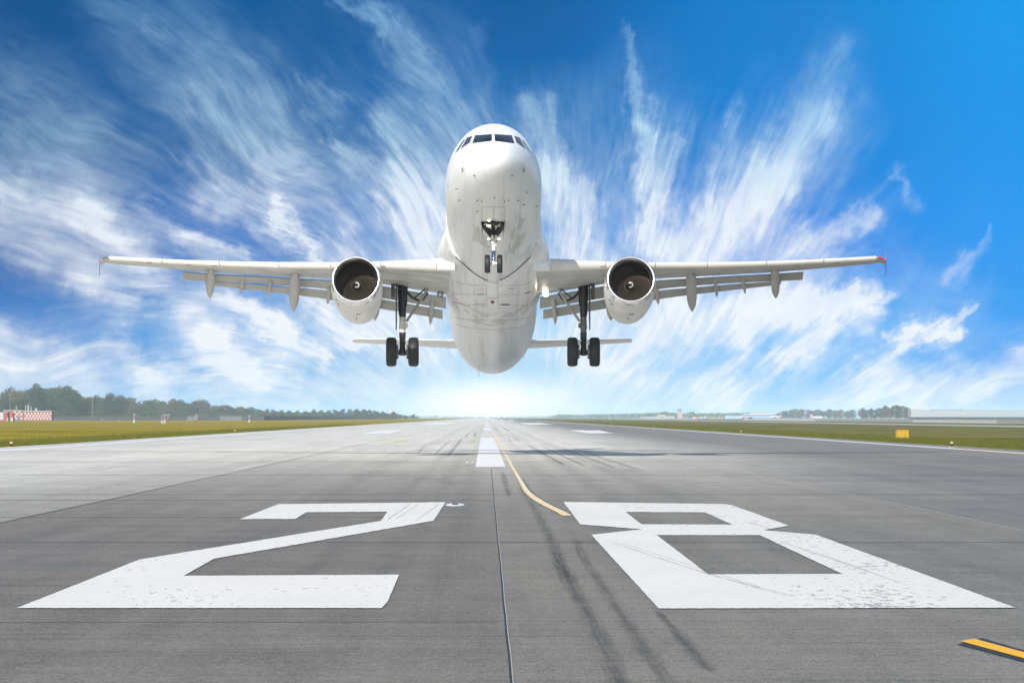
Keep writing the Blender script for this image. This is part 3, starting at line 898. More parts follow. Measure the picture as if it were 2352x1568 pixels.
phis = [-112 + 224 * k / 112 for k in range(113)]
rows = []
NT = 60
for j in range(NT + 1):
    row = []
    for ph in phis:
        y0, y1 = fair_front(ph), 3.2
        s = j / NT
        y = y0 + (y1 - y0) * (s ** 1.3)
        d = y - NOSE
        _, w, top, bot = fus_at(d)
        zc, hh = (top + bot) / 2, (top - bot) / 2
        q = R(ph)
        a = abs(ph)
        edge = max(0.0, min(1.0, (112 - a) / 14))
        edge = edge * edge * (3 - 2 * edge)
        aft = max(0.0, min(1.0, (y1 - y) / 2.2))
        aft = aft * aft * (3 - 2 * aft)
        rise = max(0.0, min(1.0, (y - y0) / 1.6))
        rise = rise * rise * (3 - 2 * rise)
        bump = (.022 + .11 * rise) * edge * aft if j > 0 else .022 * edge
        if a > 80:
            bump *= .6
        # fillet reaching out to the wing root
        fy = max(0.0, min(1.0, (y + 7.9) / 2.5))
        fy = fy * fy * (3 - 2 * fy)
        dec = 1 - .75 * max(0.0, min(1.0, (y + 5.0) / 4.0))
        fil = .46 * math.exp(-((a - 62) / 15.5) ** 2) * fy * dec * aft
        x = (w + bump) * math.sin(q) + fil * math.copysign(1, ph) * min(1, a / 20)
        z = zc - (hh + bump) * math.cos(q) - fil * .10
        row.append((x, y, z))
    rows.append(row)
inner = [(x * .90, y, z * .90) for x, y, z in rows[0]]
mbf = MB()
mbf.loft([inner] + rows, False, 0, False)
fairing = mbf.build('belly_fairing', W_BELLY, plane, True, 50)
BV = BVHTree.FromPolygons([Vector(v) for v in mb.v] + [Vector(v) for v in mbf.v], mb.f + [tuple(i + len(mb.v) for i in f) for f in mbf.f])


def hit(px, py, off):
    o = PMI @ Vector((0, 0, CAMH))
    d = (PMI.to_3x3() @ Vector(((px - VPX) / FPX, 1, (VPY - py) / FPX))).normalized()
    loc, nor, _, _ = BV.ray_cast(o, d)
    if loc is None:
        return None
    if nor.dot(d) > 0:
        nor = -nor
    return loc + nor * off


def patch_on(mbx, quad, off=.006, nu=10, nv=6, mirror=False):
    """quad outline on the skin: a curved panel that follows it"""
    a, b, c, d = quad
    vs, ok = [], True
    for j in range(nv + 1):
        for i in range(nu + 1):
            u, v = i / nu, j / nv
            px = (a[0] * (1 - u) + b[0] * u) * (1 - v) + (d[0] * (1 - u) + c[0] * u) * v
            py = (a[1] * (1 - u) + b[1] * u) * (1 - v) + (d[1] * (1 - u) + c[1] * u) * v
            h = hit(px, py, off)
            q = 0
            while h is None and q < 40:          # past the outline of the skin: the nearest point inside it
                q += 1
                h = hit(px + (.5 * q if px < CX else -.5 * q), py, off)
            if h is None:
                ok = False
                h = Vector((0, 0, 0))
            vs.append(h)
    if not ok:
        return
    fs = [(j * (nu + 1) + i, j * (nu + 1) + i + 1, (j + 1) * (nu + 1) + i + 1, (j + 1) * (nu + 1) + i) for j in range(nv) for i in range(nu)]
    mbx.raw(vs, fs)
    if mirror:
        mbx.raw([(-v.x, v.y, v.z) for v in vs], [tuple(reversed(f)) for f in fs])


def line_on(mbx, pts, w=1.0, off=.005, mirror=False):
    for i in range(len(pts) - 1):
        a, b = pts[i], pts[i + 1]
        L = math.hypot(b[0] - a[0], b[1] - a[1])
        if L < .01:
            continue
        nx, ny = -(b[1] - a[1]) / L * w / 2, (b[0] - a[0]) / L * w / 2
        patch_on(mbx, [(a[0] + nx, a[1] + ny), (b[0] + nx, b[1] + ny), (b[0] - nx, b[1] - ny), (a[0] - nx, a[1] - ny)], off, max(2, int(L / 4)), 1, mirror)


def z1(x, y):
    return (976.1 + x * .2014, 258.4 + y * .2014)


def z2(x, y):
    return (976.1 + x * .2014, 545.5 + y * .2014)


# cockpit windows
for quad in ([(570, 262), (763, 248), (763, 327), (540, 353)], [(793, 248), (990, 262), (1020, 353), (796, 327)],
             [(540, 268), (480, 287), (405, 422), (514, 342)], [(1017, 268), (1078, 287), (1152, 424), (1042, 342)],
             [(463, 305), (425, 330), (345, 463), (386, 430)], [(1094, 305), (1130, 330), (1211, 465), (1172, 432)]):
    b_ = MB()
    patch_on(b_, [z1(*p) for p in quad], .006, 12, 8)
    if b_.v:
        b_.build('cockpit_window', GLASS, fus, True)
# skin lines, small openings
ln = MB()
line_on(ln, [z1(648, 1240), z1(648, 1078), z1(905, 1078), z1(905, 1240)], .9)
ln.build('door_seam', SEAML, fus)
ln = MB()
line_on(ln, [z1(778, 1080), z1(778, 1225)], .7)
ln.build('door_seam', SEAML, fus)
ln = MB()
line_on(ln, [z2(675, 60), z2(675, 530)], .6)
ln.build('keel_seam', SEAML, fus)
ln = MB()
line_on(ln, [z2(605, -120), z2(605, -20)], .5)
ln.build('skin_seam', SEAML, fus)
ln = MB()
line_on(ln, [z1(555, 690), z1(585, 765), z1(640, 815), z1(700, 842), z1(785, 852)], .5)
line_on(ln, [z1(1005, 690), z1(975, 765), z1(920, 815), z1(860, 842), z1(785, 852)], .5)
ln.build('radome_seam', mat('radome_seam_grey', (.62, .62, .63), .5), fus)
for sgn, cx in ((1, 430), (-1, 1127)):
    ln = MB()
    ov = []
    for k in range(12):
        q = 2 * math.pi * k / 12
        ov.append(z1(cx + 10 * math.cos(q), 655 + 30 * math.sin(q)))
    hs = [hit(*p, .006) for p in ov]
    ln.raw(hs, [tuple(range(12))])
    ln.build('static_port', mat('port_grey', (.33, .34, .37), .4), fus)
for cx in (432, 1126):
    ln = MB()
    line_on(ln, [z1(cx - 22, 600), z1(cx + 14, 596), z1(cx + 24, 710), z1(cx - 10, 724), z1(cx - 22, 600)], .45)
    ln.build('port_plate_outline', mat('plate_outline_pink', (.60, .56, .57), .5), fus)
for x, y, a, b in ((605, 998, 20, 14), (652, 1009, 26, 12), (903, 1010, 26, 12), (947, 998, 18, 16), (1055, 1000, 14, 14), (372, 869, 20, 8), (1155, 906, 18, 10), (790, 967, 14, 12), (400, 997, 10, 10), (1122, 1048, 10, 10), (600, 1126, 14, 6),
                   (1262, 1067, 20, 8), (568, 715, 18, 16), (988, 716, 18, 16)):
    h = hit(*z1(x, y), .0)
    if h:
        ln = MB()
        # blade probe standing off the skin
        e = Vector((0, -.05, 0))
        ln.tube([h, h + Vector((0, -.03, 0)) + (Vector((h.x, 0, h.z)).normalized() * .06), h + Vector((math.copysign(.03, h.x), -.16, 0)) + (Vector((h.x, 0, h.z)).normalized() * .075)], [.014, .014, .008], 6)
        ln.build('air_data_probe', BLACKM, fus)
for pts, w in (([z2(415, 310), z2(540, 424), z2(668, 520)], 1.7), ([z2(1130, 310), z2(1005, 424), z2(876, 520)], 1.7)):
    pass
ln = MB()
for pts in ([(320, 490), (420, 528), (530, 541), (690, 543)], [(840, 543), (1000, 545), (1110, 540), (1215, 500)], [(320, 637), (560, 650), (690, 650)], [(845, 650), (1095, 650)],
            [(565, 545), (565, 660)], [(702, 545), (704, 800)], [(836, 545), (838, 800)], [(570, 590), (690, 590)], [(1070, 552), (1070, 648)], [(705, 690), (835, 690)],
            [(320, 500), (320, 780)], [(430, 765), (690, 770)], [(840, 770), (1170, 770)], [(498, 768), (498, 805)], [(1165, 740), (1165, 800)], [(320, 905), (440, 935), (690, 940)], [(840, 940), (1010, 940), (1200, 905)],
            [(575, 745), (575, 758), (690, 758)], [(1045, 490), (1045, 540)], [(350, 985), (500, 1030), (780, 1052), (1050, 1030), (1200, 985)]):
    line_on(ln, [z2(*p) for p in pts], .75)
ln.build('panel_seam', SEAML, fairing)
for pts, w in (([(598, 647), (676, 646)], 1.5), ([(1130, 638), (1170, 628), (1205, 618)], 1.3), ([(868, 762), (962, 762)], 2.2), ([(332, 738), (430, 758)], 1.4), ([(962, 581), (1020, 581)], .9), ([(650, 791), (668, 791)], 1.2)):
    ln = MB()
    line_on(ln, [z2(*p) for p in pts], w, .008)
    ln.build('air_intake_slot', BLACKM, fairing)
h = hit(*z2(770, 728), .0)
b_ = MB()
b_.lathe(h + Vector((0, 0, .02)), 'Z', [(0, .075), (-.06, .07), (-.11, .04), (-.125, .005)], 12, caps=True)
b_.build('beacon_light', mat('beacon_red', (.16, .012, .012), .2), fairing, True)
# dark strip drawn over the shadow gap where the fairing starts
gap = MB()
g0 = [(x * 1.004, y - .012, z * 1.004) for (x, y, z), ph in zip(rows[0], phis) if abs(ph) < 50]
g1_ = [(x * 1.0, y - .060, z * 1.0) for (x, y, z), ph in zip(rows[0], phis) if abs(ph) < 50]
gap.loft([g0, [(x * .992, y, z * .992) for x, y, z in g1_]], False, 0, False)
gap.build('fairing_gap', mat('gap_shadow_dark', (.06, .06, .06), .8), fairing)
# keel ridge behind the nose wheel and aft antenna
kr = MB()
kr.tube([(0.02, -9.8, -2.05), (0.02, -8.6, -2.085), (0.02, -5.8, -2.10), (0.02, -5.2, -2.06)], [.10, .24, .26, .20], 12, flat=(1, .28))
kr.build('keel_ridge', W_BELLY, fus, True)
an = MB()
an.prism([(9.2, -1.75), (9.5, -1.75), (9.75, -2.15), (9.62, -2.15)], -.62, -.60, 'X')
an.build('antenna_blade', mat('antenna_grey', (.35, .36, .37), .4), fus)
an = MB()
an.prism([(-9.4, -2.03), (-9.0, -2.05), (-8.85, -2.30), (-9.05, -2.30)], .49, .51, 'X')
an.build('antenna_blade', mat('antenna_grey', (.35, .36, .37), .4), fus)
# cabin windows and doors along both sides
for sgn in (-1, 1):
    for k in range(44):
        y = -12.1 + k * .533
        _, w, top, bot = fus_at(y - NOSE)
        zc, hh = (top + bot) / 2, (top - bot) / 2
        z = .52
        pts = []
        cw = MB()
        for q in [2 * math.pi * i / 10 for i in range(10)]:
            zz = z + .17 * math.sin(q)
            xx = (w + .004) * math.sqrt(max(0, 1 - ((zz - zc) / hh) ** 2))
            pts.append((sgn * xx, y + .115 * math.cos(q), zz))
        cw.raw(pts, [tuple(range(10))])
        cw.build('cabin_window', GLASS, fus)
for sgn in (-1, 1):
    for y in (-12.95, 12.2):
        ct = MB()
        _, w, top, bot = fus_at(y - NOSE)
        zc, hh = (top + bot) / 2, (top - bot) / 2

        def skin(yy, zz):
            return (sgn * (w + .006) * math.sqrt(max(0, 1 - ((zz - zc) / hh) ** 2)), yy, zz)
        for (ya, yb, za, zb) in ((-.42, -.39, -.5, 1.28), (.39, .42, -.5, 1.28), (-.42, .42, 1.25, 1.28), (-.42, .42, -.5, -.47)):
            nn = 8
            vs = []
            for i in range(nn + 1):
                zz = za + (zb - za) * i / nn
                vs += [skin(y + ya, zz), skin(y + yb, zz)]
            ct.raw(vs, [(2 * i, 2 * i + 1, 2 * i + 3, 2 * i + 2) for i in range(nn)])
        ct.build('cabin_door_outline', mat('door_trim_blue', (.10, .22, .45), .5), fus)


# wings --------------------------------------------------------------
def interp(tab, s):
    if s <= tab[0][0]:
        a, b = tab[0], tab[1]
    elif s >= tab[-1][0]:
        a, b = tab[-2], tab[-1]
    else:
        for a, b in zip(tab, tab[1:]):
            if a[0] <= s <= b[0]:
                break
    t = (s - a[0]) / (b[0] - a[0])
    return a[1] + (b[1] - a[1]) * t


T_TOP = [(90, 592), (126, 593.5), (276, 600.5), (357, 602), (500, 601.5), (589, 600.5), (711, 597), (850, 590), (882, 588), (911, 592)]
T_SLB = [(90, 622), (132, 622), (260, 618.7), (375, 619), (500, 618), (633, 614), (763, 608), (883, 601), (911, 601)]
T_FTE = [(90, 681), (107, 677), (200, 663), (255, 653.5), (375, 641), (465, 636), (636, 626.7), (716, 621), (875, 607.4), (911, 601.8)]
T_G1 = [(107, 685), (200, 669), (255, 658.5), (375, 646), (465, 641), (636, 632), (714, 626.5)]
T_F1B = [(107, 709), (256, 684.5), (378, 663.5), (466, 656.2), (636, 643), (714, 643.5)]
T_F1Bo = [(636, 646.5), (714, 643)]
T_F2T = [(107, 714.5), (256, 688.5), (378, 668), (466, 661), (636, 648), (665, 646.5)]
T_F2B = [(107, 734), (259, 709), (372, 688), (467, 676), (636, 657), (665, 653.5)]


def y_le(x):
    return -5.6 + (x - 2.2) * .50


def y_te(x):
    return .15 if x < 6.4 else .15 + (x - 6.4) * .293


def xs_of(s):
    """metres from the centre for a bearing s off the axis, at the leading edge"""
    x = s / 55
    for _ in range(4):
        x = s / FPX * (D0 + y_le(x) * cP)
    return x


def wing_sec(s):
    x = xs_of(s)
    yl, yt = y_le(x), y_te(x)
    top = PL(CX + s, interp(T_TOP, s), yl + .18)
    bot = PL(CX + s, interp(T_SLB, s), yl + .22)
    te = PL(CX + s, interp(T_FTE, s), yt)
    return x, yl, yt, top.z, bot.z, te.z


def wing_ring(s, front=.26):
    x, yl, yt, zt, zb, ze = wing_sec(s)
    L = Vector((x, yl + front, (zt + zb) / 2 + .02))
    c = yt - L.y
    th = min(.125 * c, max(.10, (zt - zb) * .86))
    n = 14
    up, lo = [], []
    for k in range(n + 1):
        t = .5 - .5 * math.cos(math.pi * k / n)
        yt_ = 5 * (.2969 * math.sqrt(t) - .126 * t - .3516 * t * t + .2843 * t ** 3 - .1015 * t ** 4)
        base = L.z + (ze + .02 - L.z) * t
        up.append((x, L.y + c * t, base + th * yt_ * .62 + .008))
        lo.append((x, L.y + c * t, base - th * yt_ * .42 - .010))
    return up + lo[::-1]


stations = [78, 107, 132, 170, 210, 256, 310, 375, 440, 500, 570, 636, 690, 716, 770, 820, 875, 900]
wr = [wing_ring(s) for s in stations]


def side(mbx, name, mats, parent_pair, smooth=True, angle=45):
    """the piece on the right wing and its mirror on the left wing"""
    o1 = mbx.build(name, mats, parent_pair[0], smooth, angle)
    o2 = mbx.mirror().build(name, mats, parent_pair[1], smooth, angle)
    return (o1, o2)


b_ = MB()
b_.loft(wr)
WINGS = side(b_, 'wing', W_GREY, (plane, plane), True, 60)
WINGS[0]['label'] = 'wing with red tip lamp and lit root lamp'
WINGS[1]['label'] = 'wing with green tip lamp'


def slat_ring(s):
    x, yl, yt, zt, zb, ze = wing_sec(s)
    zm = (zt + zb) / 2
    h = (zt - zb)
    return [(x, yl + .62, zt - .02), (x, yl + .36, zt + .012), (x, yl + .18, zt), (x, yl + .07, zt - .10 * h), (x, yl + .01, zt - .30 * h), (x, yl, zm - .05 * h), (x, yl + .03, zb + .25 * h), (x, yl + .10, zb + .07 * h),
            (x, yl + .22, zb), (x, yl + .25, zb + .02), (x, yl + .18, zb + .2 * h), (x, yl + .17, zm), (x, yl + .26, zt - .12 * h), (x, yl + .60, zt - .045)]


for s0, s1 in ((131, 257), (373, 491), (492.5, 628), (629.5, 760), (761.5, 882)):
    b_ = MB()
    m_ = max(3, int((s1 - s0) / 25))
    b_.loft([slat_ring(s0 + (s1 - s0) * k / m_) for k in range(m_ + 1)])
    side(b_, 'slat', W_SLAT, WINGS, True, 50)
b_ = MB()
b_.loft([slat_ring(258.5 + (371.5 - 258.5) * k / 4) for k in range(5)])
side(b_, 'pylon_leading_edge', W_SLAT, WINGS, True, 50)
b_ = MB()
b_.loft([slat_ring(88 + (129.5 - 88) * k / 3) for k in range(4)])
side(b_, 'root_glove', W_BELLY, WINGS, True, 50)
# small dark openings along the slats
for s, py in ((251, 611.8), (790, 603.5), (640, 611), (700, 608.5)):
    p = PL(CX + s, py, y_le(xs_of(s)) + .015)
    b_ = MB()
    b_.box((p.x, p.y, p.z), (.24, .03, .028))
    side(b_, 'slat_vent', SEAMM, WINGS)


def flap(name, tabt, tabb, s_list, dy0, dy1, thick, tabb2=None):
    rings = []
    for s in s_list:
        x = xs_of(s)
        yt = y_te(x)
        a = PL(CX + s, interp(tabt, s), yt + dy0)
        tb = tabb2 if (tabb2 and s >= 636) else tabb
        e = PL(CX + s, interp(tb, s), yt + dy1)
        # keep the flap straight fore and aft at this station
        a.x = e.x = s / FPX * (D0 + yt * cP)
        d = (e - a)
        nrm = Vector((0, -d.z, d.y)).normalized()
        rings.append([a + nrm * .01, a + d * .04 + nrm * thick * .8, a + d * .25 + nrm * thick, a + d * .7 + nrm * thick * .55, e + nrm * .015, e, a + d * .5, a + d * .05])
    b = MB()
    b.loft(rings)
    side(b, name, W_FLAP, WINGS, False)


flap('flap', T_G1, T_F1B, [108, 160, 210, 258, 290], .02, .66, .10)
flap('flap', T_G1, T_F1B, [340, 400, 465, 540, 636, 665, 714], .02, .56, .085, T_F1Bo)
flap('trailing_flap', T_F2T, T_F2B, [116, 160, 210, 258, 290], .70, 1.16, .07)
flap('trailing_flap', T_F2T, T_F2B, [340, 400, 465, 540, 636, 665], .60, 1.0, .06)


def canoe(name, s_top, y_top, s_bot, y_bot, wpx, ya, yb, parent=WINGS):
    a = PL(CX + s_top, y_top, y_te(xs_of(s_top)) + ya)
    e = PL(CX + s_bot, y_bot, y_te(xs_of(s_bot)) + yb)
    w = wpx / 2 / FPX * D0
    prof = [(0, .10), (.06, .42), (.16, .82), (.28, 1.0), (.5, 1.0), (.70, .97), (.82, .78), (.91, .45), (.97, .16), (1, .03)]
    rings = []
    for t, r in prof:
        c = a + (e - a) * t
        rr = w * r
        rings.append([(c.x + rr * math.copysign(abs(math.cos(q)) ** .75, math.cos(q)), c.y, c.z + .02 + rr * 1.25 * math.copysign(abs(math.sin(q)) ** .8, math.sin(q)) + .45 * rr) for q in [2 * math.pi * k / 14 for k in range(14)]])
    b = MB()
    b.loft(rings)
    side(b, name, W_FAIR, parent, True, 50)


canoe('flap_track_fairing', 647, 615, 650, 687, 20, -1.15, 1.05)
canoe('flap_track_fairing', 454, 621, 458, 718, 24, -1.5, 1.25)
canoe('flap_track_fairing', 269, 660, 271, 738, 21, -.6, 1.45)
canoe('flap_hinge_fairing', 573.5, 637, 579.5, 676.5, 8, .1, 1.05)
canoe('flap_hinge_fairing', 510, 641, 515, 684.5, 8, .1, 1.05)
canoe('flap_hinge_fairing', 375, 659, 380, 701, 9, .3, 1.1)
canoe('flap_hinge_fairing', 138, 682, 144, 748, 11, .1, 1.35)
# wing tip: fairing, lamp, fence
xt = xs_of(900)
x_, yl_, yt_, zt_, zb_, ze_ = wing_sec(896)
b_ = MB()
r0 = wing_ring(880, .0)
r1 = wing_ring(900, .15)
r2 = [(xs_of(908), y_le(xs_of(908)) + .45 + (y - r1[0][1]) * .78, z * .0 + (r1[0][2] + (z - r1[0][2]) * .55) + .01) for x, y, z in r1]
b_.loft([r0, r1, r2])
side(b_, 'wing_tip', W_SLAT, WINGS, True, 50)
fx_ = xs_of(909)
pt = PL(CX + 910, 583.5, y_le(fx_) + 1.05)
pb = PL(CX + 913, 631, y_le(fx_) + 1.35)
zc_ = (r2[0][2])
b_ = MB()
b_.prism([(y_le(fx_) + .30, zc_), (y_le(fx_) + .95, pt.z), (y_le(fx_) + 1.25, pt.z + .02), (y_le(fx_) + 1.42, zc_), (y_le(fx_) + 1.55, pb.z), (y_le(fx_) + 1.25, pb.z)], fx_ - .01, fx_ + .018, 'X')
b_.v = [(x + .108 * (y - y_le(fx_) - .9), y, z) for x, y, z in b_.v]      # toed along the airflow
side(b_, 'wingtip_fence', FENCE_P, WINGS, False)
lp = PL(CX + 891, 592.3, y_le(xs_of(891)) + .02)
for o, sg, m_ in ((WINGS[0], 1, RED_L), (WINGS[1], -1, GRN_L)):
    b_ = MB()
    b_.tube([(sg * (lp.x - .13), lp.y - .03, lp.z + .02), (sg * lp.x, lp.y - .015, lp.z), (sg * (lp.x + .16), lp.y + .09, lp.z - .02)], [.012, .045, .012], 10)
    b_.build('navigation_light', m_, o, True)
# landing lights under the wing roots: one lit, one dark
p = PL(CX + 121, 675, -.35)
for o, sg, m_ in ((WINGS[0], 1, LAMP_HOT), (WINGS[1], -1, LAMP_OFF)):
    b_ = MB()
    b_.lathe((sg * p.x, p.y, p.z), 'Y', [(.16, .05), (.12, .12), (.0, .14)], 16, caps=True)
    b_.tube([(sg * p.x, p.y + .1, p.z), (sg * p.x, p.y + .1, p.z + .28)], .035, 8)
    h_ = b_.build('landing_light', GEARD, o, True, 40)
    b_ = MB()
    b_.lathe((sg * p.x, p.y - .012, p.z), 'Y', [(0, .125), (-.04, .10), (-.06, .03)], 16, caps=True)
    h_.parent = o
    b_.build('landing_lens', m_, o, True)

# engines --------------------------------------------------------------
EC = PL(CX + 316, 640.5, -7.4)


def engine(sg):
    c = Vector((sg * EC.x, -7.4, EC.z))
    root = empty('engine')
    root.parent = plane
    root['label'] = 'turbofan engine under the wing with polished inlet lip'
    NS = 64

    def yy(d):
        return d
    b = MB()
    b.lathe(c, 'Y', [(.42, .815), (.28, .818), (.16, .832), (.07, .856), (.02, .888), (0, .918), (.02, .945), (.07, .966), (.15, .982), (.26, .996), (.38, 1.006)], NS)
    b.build('inlet_lip', CHROME, root, True)
    b = MB()
    b.lathe(c, 'Y', [(.385, 1.003), (.60, 1.018), (1.0, 1.03), (1.7, 1.03), (2.3, 1.0), (2.9, .94), (3.5, .86), (3.9, .79), (3.9, .75), (3.2, .76)], NS)
    b.build('cowl', W_COWL, root, True, 50)
    b = MB()
    b.lathe(c, 'Y', [(.42, .815), (.6, .825), (.9, .85), (1.35, .87)], NS)
    b.build('inlet_liner', LINER, root, True)
    b = MB()
    for k in range(36):
        q = 2 * math.pi * k / 36
        vs = []
        for r, tw, cw_ in ((.22, .9, .11), (.45, .62, .13), (.68, .42, .15), (.862, .30, .16)):
            for e in (-1, 1):
                a = q + e * cw_ * math.cos(tw) / r * .5 - .05 * r
                vs.append((c.x + r * math.cos(a), c.y + 1.10 + e * cw_ * math.sin(tw) * .5, c.z + r * math.sin(a)))
        b.raw(vs, [(0, 1, 3, 2), (2, 3, 5, 4), (4, 5, 7, 6)])
    b.lathe(c, 'Y', [(1.22, .868), (1.24, .2)], NS)
    b.build('fan', FANM, root, True, 30)
    b = MB()
    b.lathe(c, 'Y', [(.70, .005), (.72, .04), (.80, .10), (.92, .16), (1.05, .195), (1.10, .20)], 32)
    b.build('spinner', BLACKM, root, True)
    b = MB()
    b.lathe(c, 'Y', [(1.035, .196), (1.05, .225), (1.06, .225), (1.08, .2)], 48)
    b.build('spinner_ring', mat('tan_fan_hub', (.045, .036, .022), .9, 0), root, True, 30)
    # white comma on the spinner
    b = MB()
    vs = []
    for k in range(15):
        t = k / 14
        q = (R(120) - t * R(250)) if sg < 0 else (R(150) - t * R(270))
        r = .035 + .075 * min(1, t * 1.6)
        wd = .035 * (1 - t) ** .6 + .006
        for e in (-1, 1):
            rr = max(.004, r + e * wd)
            d_ = .70 + (.02 + (.80 - .72) * (rr - .04) / .06 if rr > .04 else .02 * rr / .04)
            if rr > .10:
                d_ = .80 + .12 * (rr - .10) / .06
            vs.append((c.x + rr * math.cos(q), c.y + d_ - .012, c.z + rr * math.sin(q)))
    b.raw(vs, [(2 * k, 2 * k + 1, 2 * k + 3, 2 * k + 2) for k in range(14)])
    b.build('spinner_mark', mat('white_spinner_paint', (.85, .84, .80), .4), root)
    b = MB()
    b.lathe(c, 'Y', [(3.3, .62), (4.0, .58), (4.7, .44), (4.7, .40), (4.2, .38)], 40)
    b.lathe(c, 'Y', [(4.4, .30), (4.9, .20), (5.3, .03)], 24)
    b.build('exhaust_nozzle', mat('heat_stained_metal', (.24, .21, .18), .35, .9), root, True, 40)
    # pylon
    x0 = c.x
    b = MB()
    zt = wing_sec(316)[4]
    poly = [(-6.2, c.z + 1.0), (-5.0, zt + .10), (-3.4, zt + .12), (-.2, zt - .15), (-.9, zt - .38), (-3.0, c.z + .55), (-5.0, c.z + .8)]
    b.prism(poly, x0 - .17, x0 + .17, 'X')
    b.build('pylon', W_FAIR, root)
    for e in (-1, 1):
        b = MB()
        a = R(48)
        bx, bz = math.cos(a), math.sin(a)
        pts = [(x0 + e * bx * 1.01, -6.4, c.z + bz * 1.01), (x0 + e * bx * 1.20, -5.9, c.z + bz * 1.17), (x0 + e * bx * 1.22, -5.3, c.z + bz * 1.19), (x0 + e * bx * 1.0, -5.2, c.z + bz * 1.0)]
        b.raw(pts + [(p[0], p[1], p[2] + .02) for p in pts], [(0, 1, 2, 3), (7, 6, 5, 4), (0, 4, 5, 1), (1, 5, 6, 2), (2, 6, 7, 3), (3, 7, 4, 0)])
        b.build('nacelle_strake', W_COWL, root)
    b = MB()
    for (ph, d0_, d1_, wd) in ((-86, 1.5, 1.62, .09), (-92, 2.05, 2.35, .015), (-135, 1.05, 1.20, .06), (-142, .80, .92, .05)):
        ph = ph if sg < 0 or ph > -100 else ph
        for r_ in (1.034,):
            q = R(ph)
            vs = []
            for d_ in (d0_, d1_):
                for e in (-1, 1):
                    qq = q + e * wd
                    vs.append((c.x + r_ * math.cos(qq), c.y + d_, c.z + r_ * math.sin(qq)))
            b.raw(vs, [(0, 1, 3, 2)])
    b.build('cowl_drain', BLACKM, root)
    b = MB()
    for d_ in (1.42, 2.6):
        b.lathe(c, 'Y', [(d_, 1.033 if d_ < 2 else .975), (d_ + .012, 1.033 if d_ < 2 else .974)], 64)
    b.build('cowl_seam', SEAML, root)
    return root


engine(1)
engine(-1)['label'] = 'turbofan engine under the wing with polished inlet lip'

# tail --------------------------------------------------------------
def surf_ring(x, yl, zl, yt, zt, th, n=10):
    c = yt - yl
    up, lo = [], []
    for k in range(n + 1):
        t = .5 - .5 * math.cos(math.pi * k / n)
        q = 5 * (.2969 * math.sqrt(t) - .126 * t - .3516 * t * t + .2843 * t ** 3 - .1015 * t ** 4)
        b0 = zl + (zt - zl) * t
        up.append((x, yl + c * t, b0 + th * q + .004))
        lo.append((x, yl + c * t, b0 - th * q - .004))
    return up + lo[::-1]


rl = PL(CX + 92, 782, 13.3)
rt = PL(CX + 92, 799.5, 16.8)
tl = PL(CX + 318, 777.5, 16.9)
tt = PL(CX + 318, 786.5, 18.4)
b_ = MB()
b_.loft([surf_ring(.5, 12.6, rl.z - .02, 16.8, rt.z - .05, .22), surf_ring(rl.x, 13.3, rl.z, 16.8, rt.z, .19), surf_ring(tl.x, 16.9, tl.z, 18.4, tt.z, .10), surf_ring(tl.x + .08, 17.3, tl.z + .02, 18.35, tt.z, .05)])
side(b_, 'horizontal_stabilizer', mat('stabilizer_paint', (.74, .74, .73), .4, vary=.05), (plane, plane))
b_ = MB()


def vfin(z, yl, yt, th):
    r = surf_ring(0, yl, 0, yt, 0, th)
    return [(zz, yy, z) for _, yy, zz in r]


b_.loft([vfin(1.8, 9.6, 17.6, .34), vfin(2.6, 11.4, 17.6, .30), vfin(7.9, 16.0, 18.9, .14)])
b_.build('tail_fin', W_FUS, plane, True, 50)


# landing gear --------------------------------------------------------------
def wheel(parent, x, y, z, r, w):
    b = MB()
    h = w / 2
    b.lathe((x, y, z), 'X', [(-h * .80, r * .60), (-h * .98, r * .70), (-h, r * .82), (-h * .90, r * .93), (-h * .66, r * .985), (-h * .3, r), (h * .3, r), (h * .66, r * .985), (h * .90, r * .93), (h, r * .82), (h * .98, r * .70), (h * .80, r * .60)], 40)
    for g in (-.42, -.14, .14, .42):
        b.lathe((x, y, z), 'X', [(h * g - .008, r * 1.001), (h * g, r * .985), (h * g + .008, r * 1.001)], 40)
    ty = b.build('tyre', TYRE, parent, True, 60)
    b = MB()
    b.lathe((x, y, z), 'X', [(-h * .86, .02), (-h * .80, r * .35), (-h * .72, r * .62), (h * .72, r * .62), (h * .80, r * .35), (h * .86, .02)], 24, caps=True)
    b.build('wheel_hub', HUB, parent, True, 40)
    return ty


# nose gear
ng = empty('nose_landing_gear')
ng.parent = plane
ng['label'] = 'nose landing gear with two wheels and taxi lights'
nw = PL(CX, 606, -12.64)
b_ = MB()
top_l, top_r = (1104.6, 509), (1160.6, 509)
for q_ in ([(1104.6, 508.5), (1160.6, 508.5), (1158, 512), (1107, 512)], [(1105, 510), (1113, 511), (1132, 533), (1126.5, 537)], [(1160, 510), (1152, 511), (1133, 533), (1138.5, 537)], [(1129, 506.5), (1137, 506.5), (1136.5, 535), (1129.5, 535)]):
    patch_on(b_, q_, .012, 6, 4)
b_.build('gear_bay', mat('gear_bay_black', (.010, .010, .011), .8), ng)
mid_ = Vector((0, -12.12, -2.25))
b_ = MB()
for sg in (-1, 1):
    b_.tube([hit(1132.6 + sg * 24, 512, .03), (sg * .10, -12.35, -2.26)], [.075, .06], 10)
    b_.tube([(sg * .42, -12.9, -2.06), (sg * .10, -12.3, -2.32)], [.04, .035], 8)
b_.tube([hit(1118, 510.5, .05), hit(1147, 510.5, .05)], .055, 8)
b_.box((0, -13.3, -2.08), (.30, .10, .10))
b_.build('drag_brace', BLACKM, ng, True, 40)
tp, lt, wt = Vector((0, -11.95, -1.95)), PL(CX + 1, 548, -12.42), nw.copy()
c1 = PL(CX, 561, -12.45)
